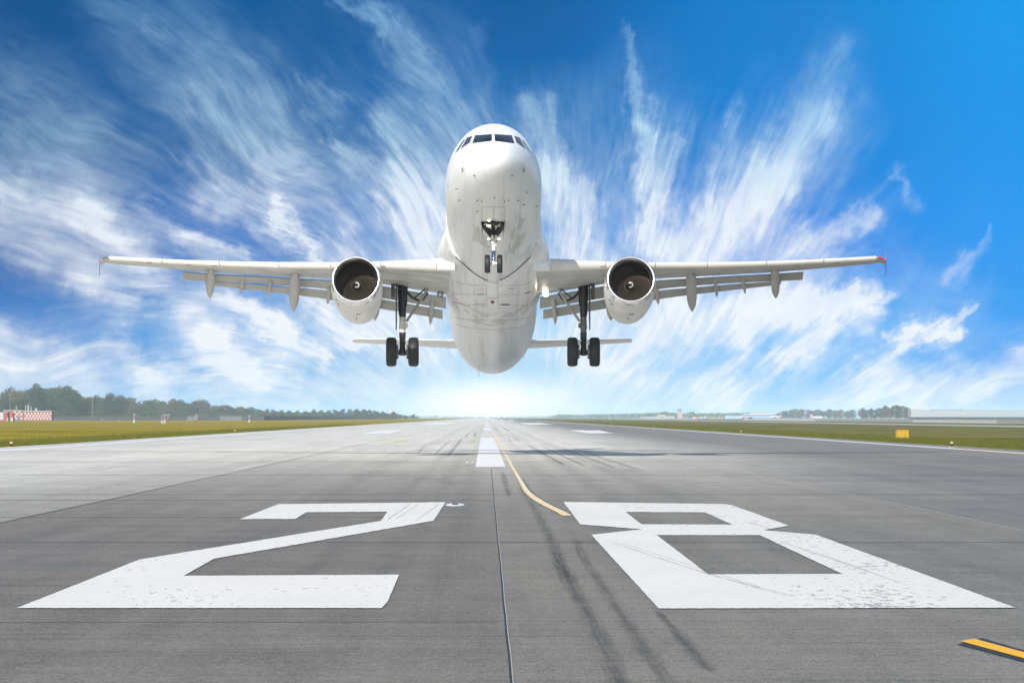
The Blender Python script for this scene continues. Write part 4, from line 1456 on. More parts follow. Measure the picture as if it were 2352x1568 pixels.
c2 = PL(CX, 577, -12.52)
b_ = MB()
b_.tube([tp, Vector((0, -12.1, -2.35)), lt], [.17, .15, .12], 16)
b_.box((0, -12.16, -2.42), (.26, .12, .20))
b_.build('gear_leg', GEARD, ng, True, 40)
b_ = MB()
b_.tube([lt, c1 + Vector((0, 0, .03)), c1 + Vector((0, 0, .01)), c2], [.085, .09, .075, .07], 16)
b_.tube([c1 + Vector((0, 0, .12)), c1 + Vector((0, 0, .02))], [.11, .12], 16)
b_.box((lt.x - .07, lt.y - .12, lt.z + .0), (.10, .10, .15))
b_.tube([(lt.x + .08, lt.y - .14, lt.z + .09), (lt.x + .10, lt.y - .12, lt.z - .10)], [.045, .075], 10)
b_.tube([(c1.x + .12, c1.y - .03, c1.z + .06), (c1.x + .08, c1.y - .02, c1.z - .08)], .05, 10)
b_.build('steering_collar', GEARL, ng, True, 40)
b_ = MB()
b_.tube([c2, wt + Vector((0, 0, .02))], [.038, .036], 14)
b_.build('oleo_piston', PISTON, ng, True)
b_ = MB()
for sg in (-1, 1):
    b_.tube([c2 + Vector((sg * .052, .03, .03)), wt + Vector((sg * .05, .03, .06))], [.026, .022], 8)
b_.build('torque_link', BLUEP, ng, True)
b_ = MB()
b_.tube([wt + Vector((-.20, 0, 0)), wt + Vector((.20, 0, 0))], .045, 12)
b_.tube([wt + Vector((0, 0, .10)), wt + Vector((0, 0, -.07))], [.075, .06], 12)
b_.tube([wt + Vector((0, -.05, .0)), wt + Vector((.15, -.05, .0))], [.05, .055], 12)
b_.build('axle', GEARL, ng, True, 40)
for sg in (-1, 1):
    wheel(ng, sg * .236, nw.y, nw.z, .356, .212)
    b_ = MB()
    a0, a1, a2_, a3 = hit(1132.6 + sg * 27.3, 508.5, .01), hit(1132.6 + sg * 23, 521, .01), None, None
    q = [a0, a1, a1 + Vector((0, .55, -.25)), a1 + Vector((-sg * .02, .10, -.34)), a0 + Vector((-sg * .02, .05, -.22))]
    vs = [tuple(v) for v in q] + [(v.x + sg * .022, v.y, v.z) for v in q]
    b_.raw(vs, [(0, 1, 2, 3, 4), (9, 8, 7, 6, 5)] + [(k, (k + 1) % 5, (k + 1) % 5 + 5, k + 5) for k in range(5)])
    b_.build('gear_door', W_FAIR, ng)


def lamp(parent, px, py, y, r, on):
    p = PL(px, py, y)
    b = MB()
    b.lathe(p, 'Y', [(.14, r * .4), (.10, r * .95), (0, r * 1.12)], 16, caps=True)
    h = b.build('lamp_housing', GEARD, parent, True, 40)
    b = MB()
    b.lathe(p, 'Y', [(-.006, r), (-.03, r * .8), (-.04, r * .2)], 16, caps=True)
    return b.build('lamp_lens', on, parent, True)


lamp(ng, 1121.3, 516.8, -12.95, .082, LAMP_HOT)
lamp(ng, 1145, 516.8, -12.95, .082, LAMP_OFF)
lamp(ng, 1121.8, 506.5, -13.45, .050, LAMP_ON)
lamp(ng, 1121.4, 549, -12.62, .050, LAMP_ON)
lamp(ng, 1144.6, 549, -12.62, .050, LAMP_ON)
b_ = MB()
for sg in (-1, 1):
    p = PL(1133 + sg * 10, 549, -12.60)
    b_.tube([p, lt], .02, 8)
b_.build('lamp_bracket', GEARD, ng)


def main_gear(sg):
    root = empty('main_landing_gear')
    root.parent = plane
    root['label'] = 'main landing gear with two wheels under the wing'
    axl = PL(CX - 208, 808, 0)
    xm = -axl.x * sg
    zz = axl.z
    top = PL(CX - 208, 655, -.25)
    zt = top.z + .12
    j1 = PL(CX - 208, 729, -.1).z
    j2 = PL(CX - 208, 765, -.05).z
    b = MB()
    b.tube([(xm, -.25, zt), (xm, -.12, j1)], [.155, .14], 16)
    b.tube([(xm + sg * .15, -.05, zt), (xm + sg * .12, .05, j1 + .15)], [.07, .05], 10)
    b.tube([(xm - sg * .17, -.18, zt), (xm - sg * .14, -.1, j1 + .5)], [.05, .045], 10)
    b.box((xm, -.2, zt - .05), (.52, .5, .16))
    b.build('main_strut', GEARD, root, True, 40)
    b = MB()
    b.tube([(xm, -.12, j1 + .06), (xm, -.11, (j1 + j2) / 2), (xm, -.1, j2)], [.125, .14, .12], 16)
    b.tube([(xm - sg * .05, -.26, (j1 + j2) / 2 + .1), (xm - sg * .19, -.2, (j1 + j2) / 2 - .02)], [.05, .06], 8)
    b.box((xm - sg * .16, -.18, (j1 + j2) / 2 - .05), (.12, .12, .14))
    b.tube([(xm, -.11, (j1 + j2) / 2 - .08), (xm, -.11, (j1 + j2) / 2 - .13)], .155, 16)
    b.build('oleo_collar', GEARL if sg < 0 else mat('mid_gear_paint', (.16, .165, .17), .45, .3), root, True, 40)
    b = MB()
    b.tube([(xm, -.1, j2), (xm, 0, zz + .05)], [.095, .09], 14)
    b.tube([(xm, -.1, j2), (xm, -.08, j2 - .28)], [.14, .13], 14)
    b.tube([(xm - sg * .05, -.2, j2 - .2), (xm - sg * .10, -.36, (j2 + zz) / 2 - .1), (xm - sg * .03, -.12, zz + .12)], [.05, .045, .05], 8)
    b.tube([(xm + sg * .09, .1, j2), (xm + sg * .10, .1, zz + .2)], .025, 8)
    b.tube([(xm, 0, zz + .24), (xm, 0, zz - .13)], [.12, .16], 14)
    b.build('shock_piston', GEARD, root, True, 40)
    b = MB()
    b.tube([(xm - .42, 0, zz), (xm + .42, 0, zz)], .075, 12)
    for e in (-1, 1):
        b.lathe((xm + e * .235, 0, zz), 'X', [(-.04, .20), (-.035, .30), (.035, .30), (.04, .20)], 24, caps=True)
        for k in range(8):
            q = 2 * math.pi * k / 8
            b.tube([(xm + e * .16, .24 * math.cos(q), zz + .24 * math.sin(q)), (xm + e * .26, .24 * math.cos(q), zz + .24 * math.sin(q))], .035, 6)
    b.build('axle_and_brakes', mat('brake_metal', (.16, .16, .165), .5, .5), root, True, 40)
    for e in (-1, 1):
        wheel(root, xm + e * .463, 0, zz, .61, .43)
    # side brace towards the wing root
    A = PL(CX - 150, 664, -.55)
    Bm = PL(CX - 167.5, 692, -.4)
    C_ = PL(CX - 199, 738, -.2)
    Lk = PL(CX - 204, 664, -.3)
    Lm = PL(CX - 156, 664, -.35)

    def F(v):
        return Vector((-v.x * sg, v.y, v.z))
    b = MB()
    b.tube([F(A), F(Bm), F(C_)], [.085, .075, .075], 10, flat=(1, .7))
    b.build('side_brace', mat('brace_metal', (.30, .305, .31), .4, .4), root, True, 40)
    b = MB()
    b.tube([F(Lk), F(PL(CX - 186, 683, -.35)), F(Bm)], [.04, .055, .045], 8)
    b.tube([F(PL(CX - 182, 685.5, -.36)), F(PL(CX - 171, 676, -.4)), F(Lm)], [.03, .03, .03], 8)
    b.tube([F(PL(CX - 162, 690, -.3)), F(PL(CX - 150, 672, -.35))], .05, 8)
    b.build('lock_link', GEARD, root, True, 40)
    b = MB()
    x0 = xm + sg * .24
    zb = PL(CX - 218, 756, -.1).z
    poly = [(-.75, zt - .02), (.35, zt - .02), (.42, zt - .9), (.28, zb + .45), (.02, zb), (-.1, zb), (-.35, zb + .5), (-.70, zt - .8)]
    b.prism(poly, min(x0, x0 + sg * .05), max(x0, x0 + sg * .05), 'X')
    b.build('gear_door', mat('gear_door_inner', (.10, .105, .11), .5), root)
    b = MB()
    x1 = xm + sg * .34
    b.prism([(-.55, zt), (.2, zt), (.1, zt - .65), (-.35, zt - .65)], min(x1, x1 + sg * .14), max(x1, x1 + sg * .14), 'X')
    b.build('gear_door', mat('gear_door_inner', (.10, .105, .11), .5), root)
    return root


main_gear(1)
main_gear(-1)

# ------------------------------------------------------------------ lights on the field
LG = 'runway edge lights on short stems along both grass verges'


def edge_light(x, y, yellow, label):
    r = empty('runway_edge_light', (x, y, -.01))
    tag(r, label, 'runway light', LG)
    b = MB()
    b.lathe((0, 0, 0), 'Z', [(0, .17), (.02, .17), (.035, .10)], 14, caps=True)
    b.build('base_plate', mat('light_base_yellow', (.62, .46, .12), .6), r)
    b = MB()
    b.lathe((0, 0, 0), 'Z', [(.03, .035), (.13, .035), (.14, .085), (.19, .095)], 12, caps=True)
    b.build('stem', BLACKM, r, True, 30)
    b = MB()
    b.lathe((0, 0, 0), 'Z', [(.19, .095), (.215, .105), (.225, .09)], 12, caps=True)
    b.build('collar', mat('light_collar_amber', (.75, .40, .03) if yellow else (.62, .12, .04), .5), r, True, 30)
    b = MB()
    b.lathe((0, 0, 0), 'Z', [(.225, .08), (.27, .085), (.30, .055), (.31, .01)], 12, caps=True)
    b.build('lens', mat('light_lens_glass', (.50, .52, .50), .15), r, True)
    return r


LT = ['nearest runway edge light with white lens and red collar beside the left grass', 'second runway edge light with red collar along the left grass verge',
      'third small runway edge light along the left grass verge', 'fourth tiny runway edge light along the left grass verge']
RT = ['nearest runway edge light with amber collar and yellow base beside the right grass', 'second amber runway edge light along the right grass verge',
      'third small amber runway edge light along the right grass verge', 'fourth tiny amber runway edge light along the right grass verge']
for k, y in enumerate((194.3, 367, 540, 725)):
    edge_light(-25.35, y, False, LT[k])
    edge_light(24.85, y - (12 if k == 1 else 0), True, RT[k])

IL = ['white inset light disc with dark slot beside the top of the numeral 2', 'white inset light disc left of the foot of the first centre dash',
      'white inset light disc left of the middle of the first centre dash', 'small white inset light disc left of the gap above the first centre dash', 'tiny white inset light disc left of the second centre dash']
for k, (px, py, w) in enumerate(((1045.6, 1159.5, 44), (1079.3, 1061.4, 22), (1090.4, 1028.6, 13), (1101, 1001.3, 8), (1104, 995, 6))):
    x, y = G(px, py)
    hw = w / 2 / FPX * y
    r = tag(empty('inset_light', (x, y, 0)), IL[k], 'inset light', 'inset lights in a row left of the centre line')
    b_ = MB()
    ring = [(hw * math.cos(q), hw * 4.6 * math.sin(q)) for q in [2 * math.pi * i / 24 for i in range(24)]]
    b_.loft([[(a, c, .003) for a, c in ring], [(a * .9, c * .9, .016) for a, c in ring]])
    b_.build('fixture_disc', mat('inset_disc_white', (.72, .72, .70), .5, vary=.1, vscale=8), r)
    b_ = MB()
    b_.box((0, -hw * .2, .020), (hw * .62, hw * 3.4, .012))
    b_.build('light_slot', mat('inset_slot_dark', (.03, .022, .015), .6), r)

# yellow cabinet on the right grass
x0, y0 = G(2060, 1006.8)
x1, _ = G(2087.5, 1006.8)
wd = x1 - x0
hg = (1006.8 - 986.5) / FPX * y0
r = tag(empty('equipment_cabinet', ((x0 + x1) / 2, y0 + .4, -.02)), 'yellow metal equipment cabinet standing on the right grass', 'cabinet')
YELB = mat('cabinet_yellow_paint', (.42, .25, .010), .55, vary=.10, vscale=3)
b_ = MB()
b_.box((0, 0, hg / 2), (wd, .8, hg - .02))
b_.build('cabinet_body', YELB, r)
b_ = MB()
b_.box((0, -.01, hg + .002), (wd + .03, .86, .025))
b_.box((-wd / 2 - .006, 0, hg / 2), (.012, .82, hg))
b_.build('cabinet_lit_faces', mat('cabinet_sunlit_yellow', (.56, .35, .02), .5), r)  # lid and left side coloured brighter, as the sun lights them
b_ = MB()
b_.box((.02, -.408, hg / 2), (wd * .92, .012, hg * .88))
b_.build('cabinet_door', YELB, r)

# ------------------------------------------------------------------ trees
LEAF = {}


def leaf_mat(name, a, b_c):
    m, t, b, oc = surf_mat(name)
    n = NOISE(t, SCALEV(t, oc, (.35, .35, .35)), 1.0, 5, .7)
    oi = N(t, 'ShaderNodeObjectInfo').outputs['Random']
    c = RAMP(t, M(t, 'ADD', M(t, 'MULTIPLY', n, .75), M(t, 'MULTIPLY', oi, .25)), [(.3, a), (.72, b_c)])
    t.links.new(c, b.inputs['Base Color'])
    b.inputs['Roughness'].default_value = .85
    b.inputs['Specular IOR Level'].default_value = .15
    return m


L_GREEN = leaf_mat('mixed_green_leaves', (.028, .048, .014), (.066, .098, .024))
L_DARK = leaf_mat('dark_green_leaves', (.020, .034, .016), (.048, .064, .026))
L_OLIVE = leaf_mat('autumn_olive_leaves', (.060, .050, .014), (.125, .090, .028))
L_BUSH = leaf_mat('pale_green_bush_leaves', (.050, .062, .020), (.095, .110, .034))
BARK = mat('tree_bark', (.07, .06, .05), .9, vary=.3, vscale=4)


def crown_mesh(name, seed, m, H=1.0, Wd=.5, lobes=12, leaves=1500, base=.15, leaf=.045, spire=False):
    rnd = random.Random(seed)
    vs, fs = [], []
    ls = []
    for i in range(lobes):
        t = (i + .5) / lobes
        z = base + (1 - base) * t
        env = math.sin(math.pi * min(1, .22 + .60 * t)) ** .6
        if spire:
            env = (1 - t) ** .8 + .12
        rr = Wd * .5 * env
        q = rnd.uniform(0, 2 * math.pi)
        off = rr * rnd.uniform(.25, .75)
        ls.append((off * math.cos(q), off * math.sin(q), z * H * rnd.uniform(.90, 1.0), rr * rnd.uniform(.55, .85) + .03, H * (1 - base) / lobes * rnd.uniform(1.3, 2.2) + .03))
    for k in range(leaves):
        cx, cy, cz, rx, rz = ls[rnd.randrange(lobes)]
        u = Vector((rnd.gauss(0, 1), rnd.gauss(0, 1), rnd.gauss(0, 1))).normalized()
        rad_ = rnd.uniform(.62, 1.08)
        c = Vector((cx + u.x * rx * rad_, cy + u.y * rx * rad_, cz + u.z * rz * rad_))
        if c.z < base * .6 * H:
            continue
        e1 = Vector((rnd.gauss(0, 1), rnd.gauss(0, 1), rnd.gauss(0, 1)))
        e1 = (e1 - u * e1.dot(u) * .6).normalized()
        e2 = u.cross(e1)
        e2 = e2.normalized() if e2.length > .01 else Vector((0, 0, 1))
        s = leaf * rnd.uniform(.5, 1.25)
        o = len(vs)
        vs += [tuple(c + e1 * s), tuple(c + e2 * s * .8 + u * s * .3), tuple(c - e1 * s), tuple(c - e2 * s * .8)]
        fs.append((o, o + 1, o + 2, o + 3))
    me = bpy.data.meshes.new(name)
    me.from_pydata(vs, [], fs)
    me.materials.append(m)
    return me


def trunk_mesh(seed):
    rnd = random.Random(seed)
    b = MB()
    b.tube([(0, 0, 0), (.01, 0, .3), (-.01, .01, .6), (0, 0, .9)], [.022, .018, .012, .004], 7)
    for k in range(6):
        z = rnd.uniform(.3, .7)
        q = rnd.uniform(0, 6.28)
        b.tube([(0, 0, z), (.11 * math.cos(q), .11 * math.sin(q), z + .10), (.2 * math.cos(q), .2 * math.sin(q), z + .16)], [.008, .006, .002], 5)
    o = b.build('trunk', BARK, None, True)
    me = o.data
    bpy.data.objects.remove(o)
    return me


PROTO = {}
for i, m_ in enumerate((L_GREEN, L_DARK, L_OLIVE)):
    for j in range(3):
        PROTO[(i, j)] = (crown_mesh('crown', 10 + i * 7 + j, m_, 1.0, (.70, .92, .80)[j], (12, 14, 11)[j], 2300, .14, .030), trunk_mesh(50 + i * 3 + j))
SPIRE = (crown_mesh('crown', 77, L_DARK, 1.0, .42, 14, 1800, .10, .028, True), trunk_mesh(88))
BUSH = [crown_mesh('foliage', 90 + j, (L_BUSH, L_GREEN, L_BUSH)[j], 1.0, 1.5, 9, 1100, .03, .075) for j in range(3)]


def tree(px, ytop, Y, kind, j, label, group, wide=1.0, ztrunk=0.0):
    h = Z(ytop, Y) * .93
    r = empty('broadleaf_tree' if kind != 'spire' else 'conifer_tree', (W(px, Y), Y, -.05), random.uniform(0, 6.28))
    tag(r, label, 'tree', group)
    cm, tm = SPIRE if kind == 'spire' else PROTO[(kind, j)]
    for nm, me in (('crown', cm), ('trunk', tm)):
        o = bpy.data.objects.new(nm, me)
        COL.objects.link(o)
        o.parent = r
        o.scale = (h * wide, h * wide, h)
    return r


PROFL = [(-30, 905), (0, 908), (14, 903), (25, 889), (40, 900), (56, 892), (72, 893), (82, 880), (94, 890), (101, 886), (110, 892), (119, 885), (131, 892), (142, 890), (157, 885), (170, 892), (180, 902), (190, 915), (197, 911), (207, 908), (216, 914), (225, 916), (232, 907),
         (241, 911), (256, 902), (268, 908), (280, 907), (295, 909), (306, 921), (318, 922), (333, 918), (345, 919), (353, 916), (366, 920), (380, 919), (396, 915), (410, 919), (423, 917), (440, 921), (455, 916), (468, 918), (482, 926), (497, 930), (512, 927),
         (530, 930), (546, 934), (560, 932), (575, 934), (592, 937), (610, 938), (628, 940), (646, 941), (664, 942), (680, 942), (700, 943), (718, 939), (735, 941), (752, 941), (770, 940), (788, 938), (806, 938), (822, 938), (836, 939), (850, 940), (864, 942), (878, 944), (892, 949), (906, 944), (918, 950), (932, 954), (948, 950)]
TL = {2: ('autumn tinted broadleaf tree in the wood behind the left grass', 'autumn tinted trees in the left wood'),
      0: ('mid green broadleaf tree in the wood behind the left grass', 'mid green trees in the left wood'),
      1: ('dark green broadleaf tree in the wood behind the left grass', 'dark green trees in the left wood')}
rt_ = random.Random(3)
for k, (px, yt) in enumerate(PROFL):
    s = max(0, min(1, px / 900))
    Y = 2150 + 500 * rt_.random() + 900 * s
    if yt == 880:
        t = tree(px, yt, 2300, 1, 0, 'tallest dark tree rising above the left wood', None, .8)
        continue
    kind = rt_.choice((2, 2, 0, 0, 1)) if px < 130 else rt_.choice((0, 0, 1, 1, 2) if px < 600 else (0, 1, 1))
    tree(px, yt, Y, kind, rt_.randrange(3), *TL[kind], rt_.uniform(.85, 1.15))
    # a lower companion behind the gaps
    if k % 2 == 0 and px < 880:
        kind = rt_.choice((0, 1))
        tree(px + 8, yt + 12 + 6 * rt_.random() if yt < 925 else yt + 4, Y - 130, kind, rt_.randrange(3), *TL[kind], 1.15)
BG = 'bushes at the foot of the left wood'
for k in range(64):
    px = 118 + k * 12.6 + rt_.uniform(-4, 4)
    s = max(0, min(1, px / 900))
    Y = 2020 + 800 * s + rt_.uniform(-30, 60)
    top = 946 + rt_.uniform(-5, 5) + 6 * s
    h = Z(top, Y)
    o = bpy.data.objects.new('bush', BUSH[rt_.randrange(3)])
    COL.objects.link(o)
    o.location = (W(px, Y), Y, -.05)
    o.rotation_euler = (0, 0, rt_.uniform(0, 6.28))
    o.scale = (h * .85, h * .85, h)
    tag(o, 'pale green bush at the foot of the left wood behind the dark fence', 'bush', BG)
# right hand trees by the warehouse
PROFR = [(1792, 948), (1806, 942), (1821, 938.5), (1832, 941), (1842, 938.5), (1856, 940), (1870, 941), (1886, 940), (1901, 938.5), (1915, 941), (1929, 940), (1944, 943), (1958, 940), (1980, 936.5), (1990, 939), (2000, 937), (2012, 940), (2023, 935), (2034, 930.5), (2046, 932), (2061, 928), (2070, 931), (2080, 931.5), (2089, 938)]
for k, (px, yt) in enumerate(PROFR):
    if yt == 928:
        tree(px, yt, 3150, 0, 1, 'tallest broadleaf tree at the left end of the pale warehouse', None, 1.0)
        continue
    kind = rt_.choice((0, 1, 1, 0, 2))
    near = px > 1965
    lab = {0: 'mid green', 1: 'dark green', 2: 'olive brown'}[kind]
    if near:
        tree(px, yt, 3150 + 300 * rt_.random(), kind, rt_.randrange(3), lab + ' broadleaf tree in the clump beside the pale warehouse', lab + ' trees in the clump beside the warehouse', 1.05)
    else:
        tree(px, yt, 4300 + 300 * rt_.random(), kind, rt_.randrange(3), lab + ' broadleaf tree behind the parked airliners on the right', lab + ' trees behind the parked airliners', 1.5)


# far woods that read as one mass
def wood(name, label, prof, Y, m, dens=26):
    rnd = random.Random(len(prof) * 13 + int(Y))
    vs, fs = [], []
    for (xa, ya), (xb, yb) in zip(prof, prof[1:]):
        n = max(1, int((xb - xa) / 3.2))
        for i in range(n):
            t = (i + rnd.random()) / n
            px = xa + (xb - xa) * t
            YY = Y + rnd.uniform(-120, 220)
            top = Z(ya + (yb - ya) * t + rnd.uniform(-.6, 1.6), YY)
            cx = W(px, YY)
            rx = rnd.uniform(.36, .6) * top + .8
            for k in range(dens * 3):
                u = Vector((rnd.gauss(0, 1), rnd.gauss(0, 1), rnd.gauss(0, 1))).normalized()
                c = Vector((cx + u.x * rx, YY + u.y * rx, top * .55 + u.z * top * .47))
                if c.z < 0:
                    continue
                s = top * .10 * rnd.uniform(.5, 1.3)
                e1 = Vector((rnd.gauss(0, 1), rnd.gauss(0, 1), rnd.gauss(0, 1))).normalized()
                e2 = e1.cross(u).normalized()
                o = len(vs)
                vs += [tuple(c + e1 * s), tuple(c + e2 * s), tuple(c - e1 * s), tuple(c - e2 * s)]
                fs.append((o, o + 1, o + 2, o + 3))
    me = bpy.data.meshes.new(name)
    me.from_pydata(vs, [], fs)
    me.materials.append(m)
    o = bpy.data.objects.new(name, me)
    COL.objects.link(o)
    return tag(o, label, 'wood', kind='stuff')


wood('forest', 'far low wood along the horizon right of the runway end', [(1266, 955), (1276, 952), (1284, 951), (1330, 952), (1352, 951), (1418, 950.5), (1465, 949), (1483, 947.5), (1500, 948.5), (1530, 945), (1545, 948), (1575, 949), (1590, 945), (1602, 949), (1650, 948), (1700, 948), (1748, 946.5), (1770, 950), (1800, 948)], 5200, L_GREEN)
wood('forest', 'hazy distant wood at the end of the runway', [(890, 955), (960, 955), (1010, 954.5), (1060, 955.5), (1117, 956), (1180, 955.5), (1260, 955), (1300, 955)], 8300, L_GREEN)
wood('forest', 'continuous dark undergrowth mass inside the left wood', [(-30, 930), (120, 932), (300, 938), (480, 941), (600, 946), (760, 948), (900, 952), (960, 955)], 3300, L_DARK)


# rough grass at the edge of the runway
def verge(name, label, x0, x1, ylo, yhi, n):
    rnd = random.Random(int(abs(x0) * 10))
    vs, fs = [], []
    tuft = [rnd.uniform(.5, 1.0) + (rnd.random() < .25) * rnd.uniform(.4, 1.2) for _ in range(2000)]
    inn = math.copysign(1, x0)
    for k in range(n):
        y = ylo * (yhi / ylo) ** rnd.random()
        x = x0 + (x1 - x0) * rnd.random() ** 2.2
        seg_ = tuft[int(y / .8) % 2000]
        x -= inn * max(0, seg_ - .6) * .35 * rnd.random() ** 3
        h = seg_ * rnd.uniform(.06, .24) * (1.25 if rnd.random() < .15 else 1)
        a = rnd.uniform(-.12, .12)
        w = rnd.uniform(.012, .03)
        o = len(vs)
        vs += [(x - w, y, -.03), (x + w, y + .02, -.03), (x + a, y + rnd.uniform(-.1, .1), h)]
        fs.append((o, o + 1, o + 2))
    me = bpy.data.meshes.new(name)
    me.from_pydata(vs, [], fs)
    me.materials.append(leaf_mat('verge_grass_blades', (.070, .088, .008), (.150, .150, .025)))
    o = bpy.data.objects.new(name, me)
    COL.objects.link(o)
    return tag(o, label, 'grass', kind='stuff')


verge('grass', 'tufted grass along the left edge of the runway', -25.9, -33, 170, 800, 26000)
verge('grass', 'tufted grass along the right edge of the runway', 26.2, 34, 170, 800, 26000)

# ------------------------------------------------------------------ fences
FEN = mat('dark_fence_concrete', (.055, .058, .06), .9, vary=.2, vscale=.4)
FEN2 = mat('pale_fence_concrete', (.34, .34, .32), .9, vary=.12, vscale=.5)
FEN3 = mat('white_fence_panels', (.58, .58, .55), .85, vary=.08, vscale=.5)


def fence(name, label, a, b, h, m, n, post_m=None, light=()):
    a, b = Vector((*a, 0)), Vector((*b, 0))
    d = b - a
    L = d.length
    rz = math.atan2(d.y, d.x)
    r = tag(empty(name, a, rz), label, 'fence')
    seg = L / n
    k = 0
    while k < n:
        mb_ = MB()
        mm = m
        k2 = k
        for (la, lb, lm) in light:
            if la <= k < lb:
                mm, k2 = lm, lb
        if k2 == k:
            k2 = min([n] + [la for la, lb, lm in light if la > k])
        for q in range(k, k2):
            mb_.box(((q + .5) * seg, 0, h / 2), (seg - .08, .15, h - .02))
        mb_.build('panel_run', mm, r)
        k = k2
    mb_ = MB()
    mb_.box((0, 0, h / 2 + .02), (.22, .26, h))
    p0 = mb_.build('post', post_m or m, r)
    for q in range(1, n + 1):
        p1 = p0.copy()
        COL.objects.link(p1)
        p1.parent = r
        p1.location = (q * seg, 0, 0)
    return r


fence('concrete_fence', 'dark concrete fence in front of the left wood', (W(119, 1960), 1960), (W(607, 1860), 1860), Z(955.5, 1900), FEN, 40, light=((26, 28, mat('grey_fence_panels', (.14, .15, .15), .9)), (32, 36, mat('grey_fence_panels', (.14, .15, .15), .9))))
fence('concrete_fence', 'hazy grey fence in front of the wood by the runway end', (W(607, 1880), 1880), (W(905, 3600), 3600), 2.4, FEN, 60)
fence('barrier_fence', 'low pale barrier fence beyond the right taxiway', (131, 860), (131, 3800), .86, FEN2, 80, light=((2, 7, FEN3), (16, 27, FEN3), (38, 66, FEN3)))

# ------------------------------------------------------------------ buildings
RED = mat('red_wall_paint', (.31, .08, .07), .75, vary=.10, vscale=.6)
WHT = mat('white_wall_paint', (.43, .43, .42), .7, vary=.05, vscale=.6)
GRYB = mat('grey_blue_cladding', (.26, .29, .32), .6, vary=.08, vscale=.3)
ROOFM = mat('pale_roof_metal', (.60, .60, .60), .5)
DGL = mat('dark_window_glass', (.03, .04, .05), .12)


def checks(mb_, x0, x1, z0, z1, y, nx, nz, d=.02, skip=()):
    """painted white squares of a checkered wall, each 2 cm proud"""
    dxx, dzz = (x1 - x0) / nx, (z1 - z0) / nz
    for i in range(nx):
        for j in range(nz):
            if (i + j) % 2 == 0 and (i, j) not in skip:
                mb_.box((x0 + (i + .5) * dxx, y - d / 2, z0 + (j + .5) * dzz), (dxx * .98, d, dzz * .98))


Yb = 1880.0
cxb = W(75, Yb)
bl = tag(empty('operations_building', (cxb, Yb, 0)), 'low red and white checkered building in front of the left wood', 'building')
xa, xb_, xc = W(26, Yb) - cxb, W(52, Yb) - cxb, W(118, Yb) - cxb
h1, h2 = Z(942.5, Yb), Z(944.5, Yb)
b_ = MB()
b_.box(((xa + xb_) / 2 - 2, 5, h1 / 2), (xb_ - xa + 4, 10, h1))
b_.box(((xb_ + xc) / 2 + .02, 5.4, h2 / 2), (xc - xb_ - .04, 10, h2))
b_.build('wall', RED, bl)
b_ = MB()
b_.box(((xa + xb_) / 2 - 2, 5, h1 + .12), (xb_ - xa + 4.4, 10.6, .26))
b_.build('roof', WHT, bl)
b_ = MB()
b_.box(((xb_ + xc) / 2 + .1, 5.4, h2 + .10), (xc - xb_ + .1, 10.6, .22))
b_.build('roof', ROOFM, bl)
b_ = MB()
checks(b_, W(56, Yb) - cxb, W(118, Yb) - cxb, .3, h2 - .5, .4, 17, 3)
checks(b_, xa, xb_, .4, h1 - .2, 0, 5, 4)
b_.build('painted_check', WHT, bl)
b_ = MB()
b_.box((W(42.5, Yb) - cxb, -.05, 1.15), (1.5, .12, 2.3))
b_.build('door', mat('grey_green_door', (.10, .13, .14), .6), bl)
for px, yt_, rr in ((35.5, 932.5, .22), (56.5, 931, .22), (62.7, 929.5, .42), (69, 933.5, .2)):
    b_ = MB()
    zt = Z(yt_, Yb)
    b_.tube([(W(px, Yb) - cxb, 4, h2 - .1), (W(px, Yb) - cxb, 4, zt)], rr, 10)
    b_.tube([(W(px, Yb) - cxb, 4, zt - .5), (W(px, Yb) - cxb, 4, zt)], rr * 1.5, 10)
    b_.build('vent_pipe', mat('galvanised_pipe', (.36, .42, .42), .45, .4), bl, True, 40)
b_ = MB()
b_.lathe((W(81, Yb) - cxb, 4, h2), 'Z', [(0, .3), (.5, .3), (.6, .55), (1.1, .6), (1.5, .35), (1.55, .02)], 12, caps=True)
b_.build('roof_ventilator', WHT, bl, True, 40)
b_ = MB()
for px in (107, 116):
    b_.tube([(W(px, Yb) - cxb, 2, h2), (W(px, Yb) - cxb, 2, h2 + 1.5)], .05, 6)
b_.tube([(W(109, Yb) - cxb, 2, h2 + .9), (W(115, Yb) - cxb, 2, h2 + .9)], .12, 6)
b_.build('roof_railing', RED, bl)

Yc = 1480.0
cxc = W(10, Yc)
an_ = tag(empty('annex_building', (cxc, Yc, 0)), 'small white and red shed at the left edge in front of the checkered building', 'shed')
ha = Z(946.8, Yc)
b_ = MB()
b_.box((-2.0, 3, ha / 2), (W(24, Yc) - W(-14, Yc), 6, ha))
b_.box((W(26, Yc) - cxc, 3.2, ha / 2 - .1), (1.0, 5.2, ha - .2))
b_.build('wall', RED, an_)
b_ = MB()
b_.box((W(-2, Yc) - cxc, -.02, ha / 2 + .25), (3.4, .06, ha - .7))
b_.build('white_panel', WHT, an_)
b_ = MB()
b_.box((W(17.5, Yc) - cxc, -.02, .75), (.5, .06, 1.3))
b_.build('white_panel', WHT, an_)
b_ = MB()
b_.box((W(26.5, Yc) - cxc, .57, .8), (.85, .06, 1.5))
b_.build('white_panel', WHT, an_)
b_ = MB()
b_.box((-1.9, 3, ha + .08), (W(24, Yc) - W(-14, Yc) + .4, 6.4, .16))
b_.build('roof', WHT, an_)
b_ = MB()
b_.box((W(18, Yc) - cxc, -.5, ha - .55), (.9, .5, .35))
b_.build('wall_unit', GEARD, an_)


